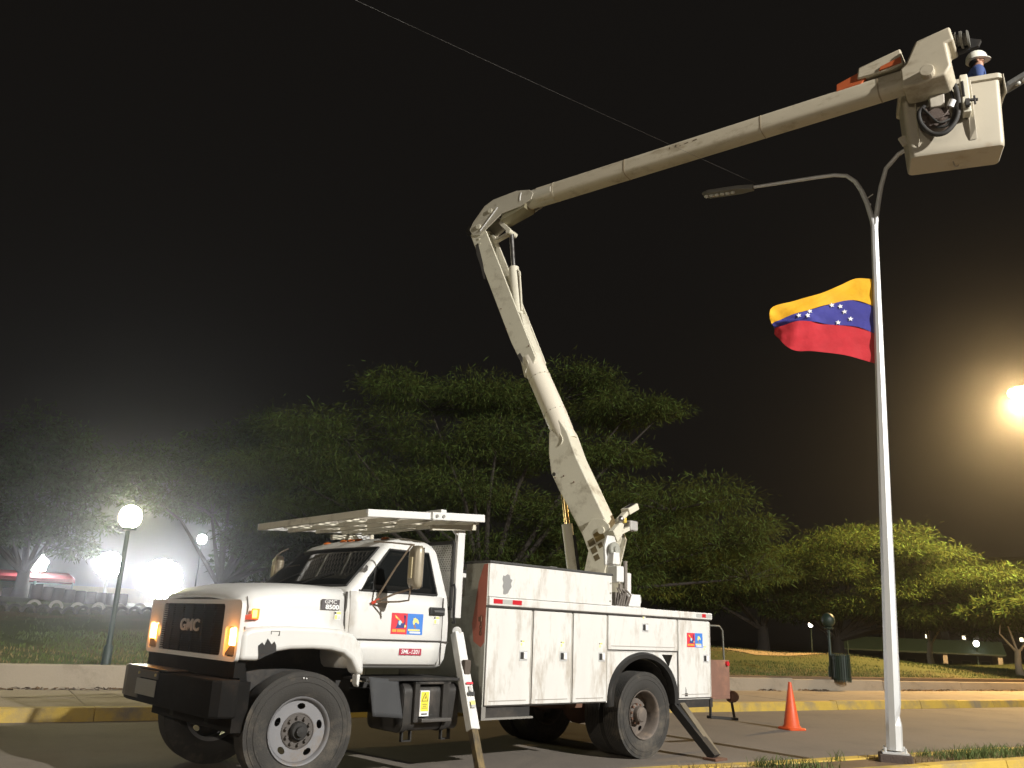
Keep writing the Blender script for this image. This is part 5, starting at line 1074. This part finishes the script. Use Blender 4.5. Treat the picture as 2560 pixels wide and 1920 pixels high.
tree('broad_acacia', 'broad acacia lit yellow on its right side, behind the lamp pole', (15.6,40.6),
     [(16.1,39,6.0,2.4,.8),(12.9,40,5.4,2.1,.8),(18.4,38.4,5.3,2.0,.7),(20.2,37.3,4.4,1.7,.6),(21.5,36.6,3.2,1.3,.5),(20.9,36.8,3.8,1.3,.5),(14.6,39.2,4.6,2.2,.8),(17.4,38.6,4.0,2.2,.8),(19.6,37.6,3.2,1.5,.6),(11.2,40.4,4.2,1.7,.8),(13.0,40.6,3.6,1.8,.7),(16.0,40,3.1,2.0,.6),(18.6,39.6,4.6,1.9,.7),(22.3,37.4,3.0,1.4,.6),(18.2,38.8,2.6,1.8,.5),(21.0,38.2,2.5,1.5,.5),(14.2,40.4,2.7,1.7,.5)],
     90000, (.24,.02), LEAF2, .30, nsub=13, seed=5, flat=.50)
tree('dark_acacia', 'dark acacia standing left of the broad acacia, partly behind the truck tail', (12.4,41.5),
     [(10.0,41,4.8,2.2,.9),(12.0,41.5,4.6,2.0,.9),(8.2,40.6,5.2,2.3,1.0),(9.8,42,3.5,2.2,.8),(13.2,42,4.0,1.7,.7),(7.4,41,3.6,2.2,.9)], 42000, (.25,.022), LEAF, .28, seed=6, nsub=12, flat=.55)
tree('tall_tree', 'tall dim tree behind the small street lights, left of the acacia', (-12.6,38.5),
     [(-9.6,37,9.2,2.2,1.0),(-12.0,37,8.6,2.4,1.0),(-14.6,36.6,7.6,2.1,1.0),(-16.2,36.4,7.2,1.6,.8),(-8.2,37,7.6,2.2,1.0),(-10.4,38,6.8,2.6,1.1),(-13.2,38,6.4,2.6,1.1),(-7.2,37.6,5.6,2.2,1.0),(-9.8,39,4.9,2.6,1.0),(-9.4,38.6,4.2,2.0,.8)], 60000, (.27,.026), LEAFD, .28, seed=8, nsub=13, flat=.6)
tree('shade_tree', 'dense dark tree at the left edge beyond the floodlights', (-25.5,46.0),
     [(-25,44,10.2,2.4,1.2),(-28,44,9.0,2.6,1.3),(-22.6,43.6,9.0,2.0,1.2),(-21.4,43.4,7.6,1.9,1.2),(-24.6,44,7.6,2.6,1.2),(-28,45,6.4,2.8,1.2),(-23,44,6.2,2.2,1.1),(-30.5,44,7.4,2.4,1.3),(-26.5,45,5.2,2.2,1.0),(-23.5,45,5.0,2.0,.9)], 26000, (.34,.045), LEAFD, .36, seed=9, flat=.7, nsub=9)
for k, (bx, by, lab) in enumerate(((-4.5,44,'distant round tree low behind the truck bonnet'),(3.0,48,'distant tree showing under the acacia behind the service body'),(-14.5,58,'distant tree behind the brightest floodlight'))):
    tree('distant_tree', lab, (bx,by), [(bx+dx, by+dy, 5.0+dz, 2.6, 1.4) for dx, dy, dz in ((0,0,1.2),(-2.2,.4,.2),(2.2,.3,.3),(0,1,-1.2))], 5000, (.45,.08), LEAFD, .28, seed=20+k, flat=.8)
# limewashed young trees on the right
def lime(base, lab, cl, seed, h):
    t = tree('limewashed_tree', lab, base, cl, 5200, (.34,.045), LEAF2, .13, bark=BARKW, seed=seed, group='limewashed trees on the right', fork=.25, nsub=6)
lime((20.3,41.4), 'limewashed tree trunk under the broad acacia, just right of the lamp pole', [(20.3,41.4,3.6,1.6,.7),(19.3,41.2,3.2,1.2,.5),(21.6,41.4,3.2,1.2,.5)], 31, 3)
lime((20.6,34.9), 'limewashed forked tree nearest the bright grass at the right edge', [(20.9,34.9,3.1,1.3,.6),(20.0,34.8,2.9,1.0,.5),(21.9,34.6,2.9,1.0,.5)], 32, 2.6)

# ------------------------------------------------------------------ lit and unlit lamps
GREEN = mat('park green paint', (.007,.024,.018), .5, var=.2)
def park_lamp(loc, h, label, lit=None, power=0, color=(1,1,1), r=.16, group='park lamps', pole_r=.05, pm=GREEN):
    o = empty('park_lamp', loc, 0, label, 'lamp', group)
    m = MB(); m.tube([(0,0,-.1),(0,0,.4),(0,0,.45),(0,0,h-r*1.3)], [pole_r*1.8,pole_r*1.6,pole_r,pole_r*.8], 12); m.build('post', pm, o, smooth=40)
    m = MB(); m.lathe([(h-r*1.35,.03),(h-r*1.25,r*.7),(h-r*1.05,r*.75),(h-r,.02)], 16, 2); m.build('collar', pm, o, smooth=40, fix=False)
    m = MB(); m.sphere((0,0,h), (r,r,r*1.1), 16, 12); m.build('globe', lit or pm, o, smooth=60)
    return o
park_lamp((-7.2,16.25,.50), 2.78, 'lit yellowish globe lamp on a dark green post left of the truck', emis('globe yellow white', (1.0,.96,.55), 260), 800, (1,.95,.6), r=.20)
park_lamp((9.9,26.4,.42), 1.75, 'unlit dark green lamp post beside the litter bin', r=.20)
park_lamp((-18.4,51.8,1.95), 4.05, 'small white lamp on a thin post above the truck bonnet', emis('globe white', (.95,1,.95), 220), 900, (.95,1,.97), r=.26)
park_lamp((-17.9,55.0,1.95), 2.2, 'small blue-violet lamp just over the bonnet', emis('globe blue', (.45,.40,1.0), 20), 120, (.5,.45,1), r=.15)
park_lamp((25.6,47.1,-1.0), 2.8, 'white globe lamp far right below the acacia', emis('globe white2', (1,.97,.85), 14), 60, (1,.95,.85), r=.15)
park_lamp((16.7,47.1,-.3), 2.72, 'small white globe lamp between the dark trunks', emis('globe white2', (1,.97,.85), 14), 120, (1,.95,.85), r=.12)
park_lamp((18.4,46.5,-.3), 2.25, 'tiny dim lamp right of the dark trunk', emis('globe dim', (1,.92,.7), 5), 0, r=.08)
def flood(loc, h, aim, rings, sz, label, power, es, color=(1,1,1)):
    """mast with a round cluster of floodlights"""
    o = empty('floodlight_mast', loc, 0, label, 'floodlight', 'floodlights over the sports ground')
    d = (Vector(aim)-Vector(loc)); d.z = 0; rz = math.atan2(d.y, d.x); o.rotation_euler = (0,0,rz)     # local +X faces the aim
    R0 = sz*(rings+.5)
    m = MB(); m.tube([(-.18,0,-.1),(-.18,0,h+R0)], [.10,.06], 10); m.build('mast', STEEL, o)
    m = MB(); m.cyl((-.10,0,h),(-.05,0,h),R0,n=24); m.build('rack', mat('rack reflector', (.8,.8,.8), .5), o)  # white backing added to bounce light and fill the gaps between lamps
    spots = [(0,0,0)]+[(sz*i*math.cos(2*math.pi*k/(6*i)+.3*i), sz*i*math.sin(2*math.pi*k/(6*i)+.3*i), i) for i in range(1, rings+1) for k in range(6*i)]
    fme = None; fme2 = {}
    for (y, z, ri) in spots:
        lv = es
        if fme is None:
            q = MB(); q.lathe([(-.05,sz*.36),(.06,sz*.53),(.10,sz*.54)], 14, 0); hd_ = q.build('lamp_housing', mat('white housing', (.8,.8,.8), .4), o, smooth=40, fix=False, loc=(0,y,z+h)); fme = hd_.data
        else: hd_ = link('lamp_housing', fme, o, (0,y,z+h))
        if lv not in fme2:
            q = MB(); q.lathe([(.12,0.001),(.11,sz*.3),(.075,sz*.53)], 14, 0); fme2[lv] = q.build('lamp_face', emis('floodlight %.2f' % lv, color, lv), hd_, smooth=60, fix=False).data
        else: link('lamp_face', fme2[lv], hd_)
    return o
flood((-22.9,50.0,2.0), 2.15, (0,0,0), 2, .30, 'white floodlight built as a round glare-shaped cluster behind the green lamp post', 0, 190)
flood((-20.0,50.6,2.0), 1.50, (0,0,0), 3, .33, 'largest and brightest floodlight built as a glare-shaped cluster beside the truck grille', 0, 130)
flood((-28.4,52.6,2.0), 2.2, (0,0,0), 1, .36, 'leftmost floodlight built as a glare-shaped cluster above the red canopy', 0, 170)
# sodium street lamp at the right edge
def street(loc, head_d, h, armlen, label, color, es, power, cone, aim, hr, kind='SPOT', pm=GALV, blend=.5):
    """single-arm street lamp; head_d horizontal unit direction of the arm"""
    o = empty('street_lamp', loc, 0, label, 'street lamp'); hd = Vector(head_d)
    m = MB(); m.tube([(0,0,0),(0,0,h-.9),Vector((0,0,h-.35))+hd*.15,Vector((0,0,h))+hd*.6,Vector((0,0,h+.12))+hd*armlen], [.11,.07,.06,.05,.04], 12); m.build('pole', pm, o, smooth=50)
    m = MB(); m.bb(-.2,.2,-.2,.2,-.05,.04); m.build('base_plate', pm, o)
    c = Vector((0,0,h+.12))+hd*(armlen+.3); sd = hd.cross(Vector((0,0,1)))
    m = MB(); m.loft([[c+hd*(t*.42)+sd*a*w_+Vector((0,0,b*hh+.03)) for a, b in ((-1,-.2),(1,-.2),(.8,.7),(.3,1),(-.3,1),(-.8,.7))] for t, w_, hh in ((-1,.06,.06),(-.6,.15,.12),(.5,.17,.12),(1,.08,.06))]); hs_ = m.build('luminaire', ALUM, o, smooth=50)
    m = MB(); m.sphere(c-Vector((0,0,.04)), (hr,hr,hr*.55), 16, 10); m.build('lamp_bowl', emis(label[:20], color, es), o, smooth=60)
    light('street_light', kind, c-Vector((0,0,.10+hr*.55+.12)), power, color, o, size=.22, aim=aim if aim is None else Vector(aim)-Vector(loc), cone=cone, blend=blend)
    return o
YL = Vector((21.36,33.85,12.05))
street((YL.x+1.9*.86, YL.y+1.9*.51, .45), (-.861,-.508,0), 11.45, 1.55, 'sodium street lamp glowing yellow at the right edge of the picture', (1.0,.66,.28), 240, 33000, 172, (21.0,33.8,0), .42, blend=.8)
# street lamp on the near footway behind the camera; it lights the truck's side and the lamp pole
street((20.8,-9.0,.16), tuple(RP), 14.5, 1.7, 'tall white street lamp on the near footway across from the truck', (1.0,.965,.90), 30, 60000, 84, (1.0,18.0,2.5), .2, blend=1.0)
street((-11.0,-17.6,.16), tuple(RP), 9.6, 1.7, 'next white street lamp along the near footway, ahead of the truck', (1.0,.88,.72), 30, 8500, 125, (-10.0,-4.0,1.0), .2, blend=1.0)
# ------------------------------------------------------------------ litter bin, tyres, stall, walls, pergola, far building
bn_ = empty('litter_bin', (10.12,26.15,.42), 0, 'dark green slatted litter bin at the grass edge', 'litter bin')
m = MB(); m.lathe([(.05,.20),(.05,.235),(.74,.235),(.74,.215)], 20, 2); m.build('liner', mat('bin liner', (.01,.02,.017), .7), bn_, fix=False)
m = MB(); m.bb(-.006,.006,-.018,.018,.0,.78); f0 = None
for k in range(24):
    a = 2*math.pi*k/24
    if f0 is None: f0 = m.build('slat', GREEN, bn_, loc=(.25*math.cos(a),.25*math.sin(a),0), rot=(0,0,a))
    else: link('slat', f0.data, bn_, (.25*math.cos(a),.25*math.sin(a),0), (0,0,a))
m = MB()
for z in (.10,.66): m.lathe([(z-.015,.255),(z-.015,.265),(z+.015,.265),(z+.015,.255)], 24, 2, closed=True)
m.build('hoop', GREEN, bn_, smooth=40, fix=False)
TYW = mat('painted tyre white', (.26,.25,.22), .8, var=.25, dirt=(.1,.09,.07), dirt_amt=.4)
tm = MB(); tm.lathe([(-.09,.20),(-.11,.26),(-.10,.33),(0,.345),(.10,.33),(.11,.26),(.09,.20)], 24, 1, closed=True)
tme = tm.build('half_buried_tyre', RUBBER, None, smooth=50, fix=False); tme2 = tme.data.copy(); tme2.materials.clear(); tme2.materials.append(TYW)
ORD = ['first','second','third','fourth','fifth','sixth','seventh','eighth','ninth','tenth','eleventh','twelfth']
k = 0
for row, (p0, p1, n_, wht) in enumerate((((-13.42,23.42),(-10.15,25.02),12,False),((-13.5,25.2),(-11.0,26.5),6,True))):
    for i in range(n_):
        x, y = p0[0]+(p1[0]-p0[0])*i/(n_-1), p0[1]+(p1[1]-p0[1])*i/(n_-1)
        o = tme if k == 0 else bpy.data.objects.new('half_buried_tyre', tme2 if wht else tme.data)
        if k: col.objects.link(o)
        sc_ = random.uniform(.54,.60); o.scale = (sc_, .8, sc_)
        o.location = (x, y, ground_at(x,y)+random.uniform(.0,.05)); o.rotation_euler = (0, 0, math.atan2(p1[1]-p0[1], p1[0]-p0[0])+random.uniform(-.08,.08))
        tag(o, ('pale half-buried tyre, %s from the left edge, behind the black row' if wht else 'black half-buried tyre, %s from the left edge along the bank top') % ORD[i], 'tyre', 'pale half-buried tyres' if wht else 'row of half-buried black tyres'); k += 1
POT = mat('drum paint dark', (.07,.055,.06), .7, var=.3)
pm_ = MB(); pm_.lathe([(0,.30),(.02,.33),(.30,.35),(.62,.33),(.66,.30),(.66,0)], 18, 2); first = None
for i in range(9):
    x, y = -18.9+i*.29, 35.3+i*.145*1.05; x += i*.08
    if first is None: o = pm_.build('barrel', POT, None, smooth=40, fix=False); first = o
    else: o = link('barrel', first.data)
    o.scale = (.62,.62,.85)
    o.location = (x, y, ground_at(x,y)-.03); tag(o, 'small dark barrel, %s from the left in the row below the floodlights' % ORD[i], 'barrel', 'barrels below the floodlights')
st = empty('canopy_stall', (-29.6,52.6,2.0), R_(28), 'red canopied stall under the leftmost floodlight', 'stall')
REDC = mat('red canopy', (.55,.05,.07), .7, var=.2)
m = MB(); m.loft([[(-3.4,-1.6,1.15),(3.2,-1.6,1.15),(3.2,1.6,1.15),(-3.4,1.6,1.15)],[(-3.4,-1.6,1.35),(3.2,-1.6,1.35),(3.2,1.6,1.35),(-3.4,1.6,1.35)],[(-3.0,-.1,1.75),(2.8,-.1,1.75),(2.8,.1,1.75),(-3.0,.1,1.75)]]); m.build('canopy', REDC, st)
for x in (-3.3,-1.1,1.1,3.1):
    for y in (-1.5,1.5):
        m = MB(); m.cyl((x,y,-.3),(x,y,1.2),.04,n=8); m.build('post', STEEL, st)
for x, h_ in ((-2.6,.7),(-1.4,.95),(-.2,.7),(1.2,1.0),(2.4,.8)):
    m = MB(); m.bb(x-.35,x+.35,-.9,-.4,-.2,h_); m.build('speaker_stack', POT, st, bevel=.03)
m = MB(); m.bb(-3.3,3.1,1.3,1.4,-.2,1.1); m.build('back_cloth', mat('pale cloth', (.6,.5,.5), .8, var=.2), st)
yw = MB(); yw.bb(-2.4,5.0,-.1,.1,-.4,.75); yw = yw.build('boundary_wall', mat('cream wall', (.62,.55,.36), .8, var=.1, dirt=(.4,.33,.2), dirt_amt=.2), None, loc=(-27.6,58.7,2.4), rot=(0,0,R_(24)), bevel=.02); tag(yw, 'low cream boundary wall beneath the floodlights', 'wall')
gp = MB(); gp.bb(-.25,.25,-.25,.25,-.3,1.05); gp.bb(-.32,.32,-.32,.32,1.05,1.15); gp = gp.build('gate_pier', mat('sand pier', (.5,.40,.25), .8, var=.15), None, loc=(-29.0,57.6,2.35), rot=(0,0,R_(24))); tag(gp, 'sand coloured gate pier at the left end of the cream wall', 'pier')
pg = empty('pergola', (23.6,49.6,-.9), R_(-25), 'low dark green roofed shelter behind the limewashed trees', 'shelter')
m = MB(); m.prism([(-1.8,2.10),(0,2.75),(1.8,2.10),(1.8,2.18),(0,2.85),(-1.8,2.18)], lambda a,b,w_: (w_,a,b), -4.2, 4.2); m.build('roof', mat('green roof sheet', (.006,.018,.014), .6, var=.15), pg)
for x in (-3.9,-1.3,1.3,3.9):
    for y in (-1.6,1.6):
        m = MB(); m.bb(x-.11,x+.11,y-.11,y+.11,-.3,2.12); m.build('post', mat('post grey', (.32,.29,.27), .8, var=.15), pg)
ab = empty('apartment_block', (53,100,-2.6), R_(-28), 'far dark apartment block with a few lit windows behind the acacia', 'building')
m = MB(); m.bb(-9,9,0,9,0,14); m.build('wall', mat('far wall', (.12,.11,.10), .9, var=.15), ab)
m = MB(); m.bb(-9.3,9.3,-.3,9.3,14,14.4); m.build('roof', mat('far roof', (.1,.09,.085), .9), ab)
WL = emis('lit window', (1,.86,.55), 5); WD = mat('dark window', (.02,.022,.025), .2)
rw = random.Random(5)
for fl_ in range(4):
    for c_ in range(9):
        x, z = -7.6+c_*1.9, 1.6+fl_*3.2; lit_ = rw.random() < .28
        m = MB(); m.bb(x-.5,x+.5,-.06,-.003,z-.05,z+1.25); wf = m.build('window', mat('far frame', (.2,.19,.18), .7), ab)
        m = MB(); m.bb(x-.16,x+.16,-.085,-.062,z+.35,z+.75) if lit_ else m.bb(x-.42,x+.42,-.085,-.062,z+.03,z+1.17); m.build('pane', WL if lit_ else WD, wf)
# ------------------------------------------------------------------ night haze
HZ = .0015
hm = bpy.data.materials.new('night haze'); hm.use_nodes = True; nt = hm.node_tree; nt.nodes.clear()
pv = nt.nodes.new('ShaderNodeVolumePrincipled'); pv.inputs['Color'].default_value = (.93,.95,1,1); pv.inputs['Density'].default_value = HZ; pv.inputs['Anisotropy'].default_value = .93
ho = nt.nodes.new('ShaderNodeOutputMaterial'); nt.links.new(pv.outputs[0], ho.inputs['Volume'])
m = MB(); m.bb(-600, 700, -60, 900, -3.6, 15.8); hz = m.build('haze', hm); tag(hz, 'thin night haze filling the air', 'haze', kind='stuff')
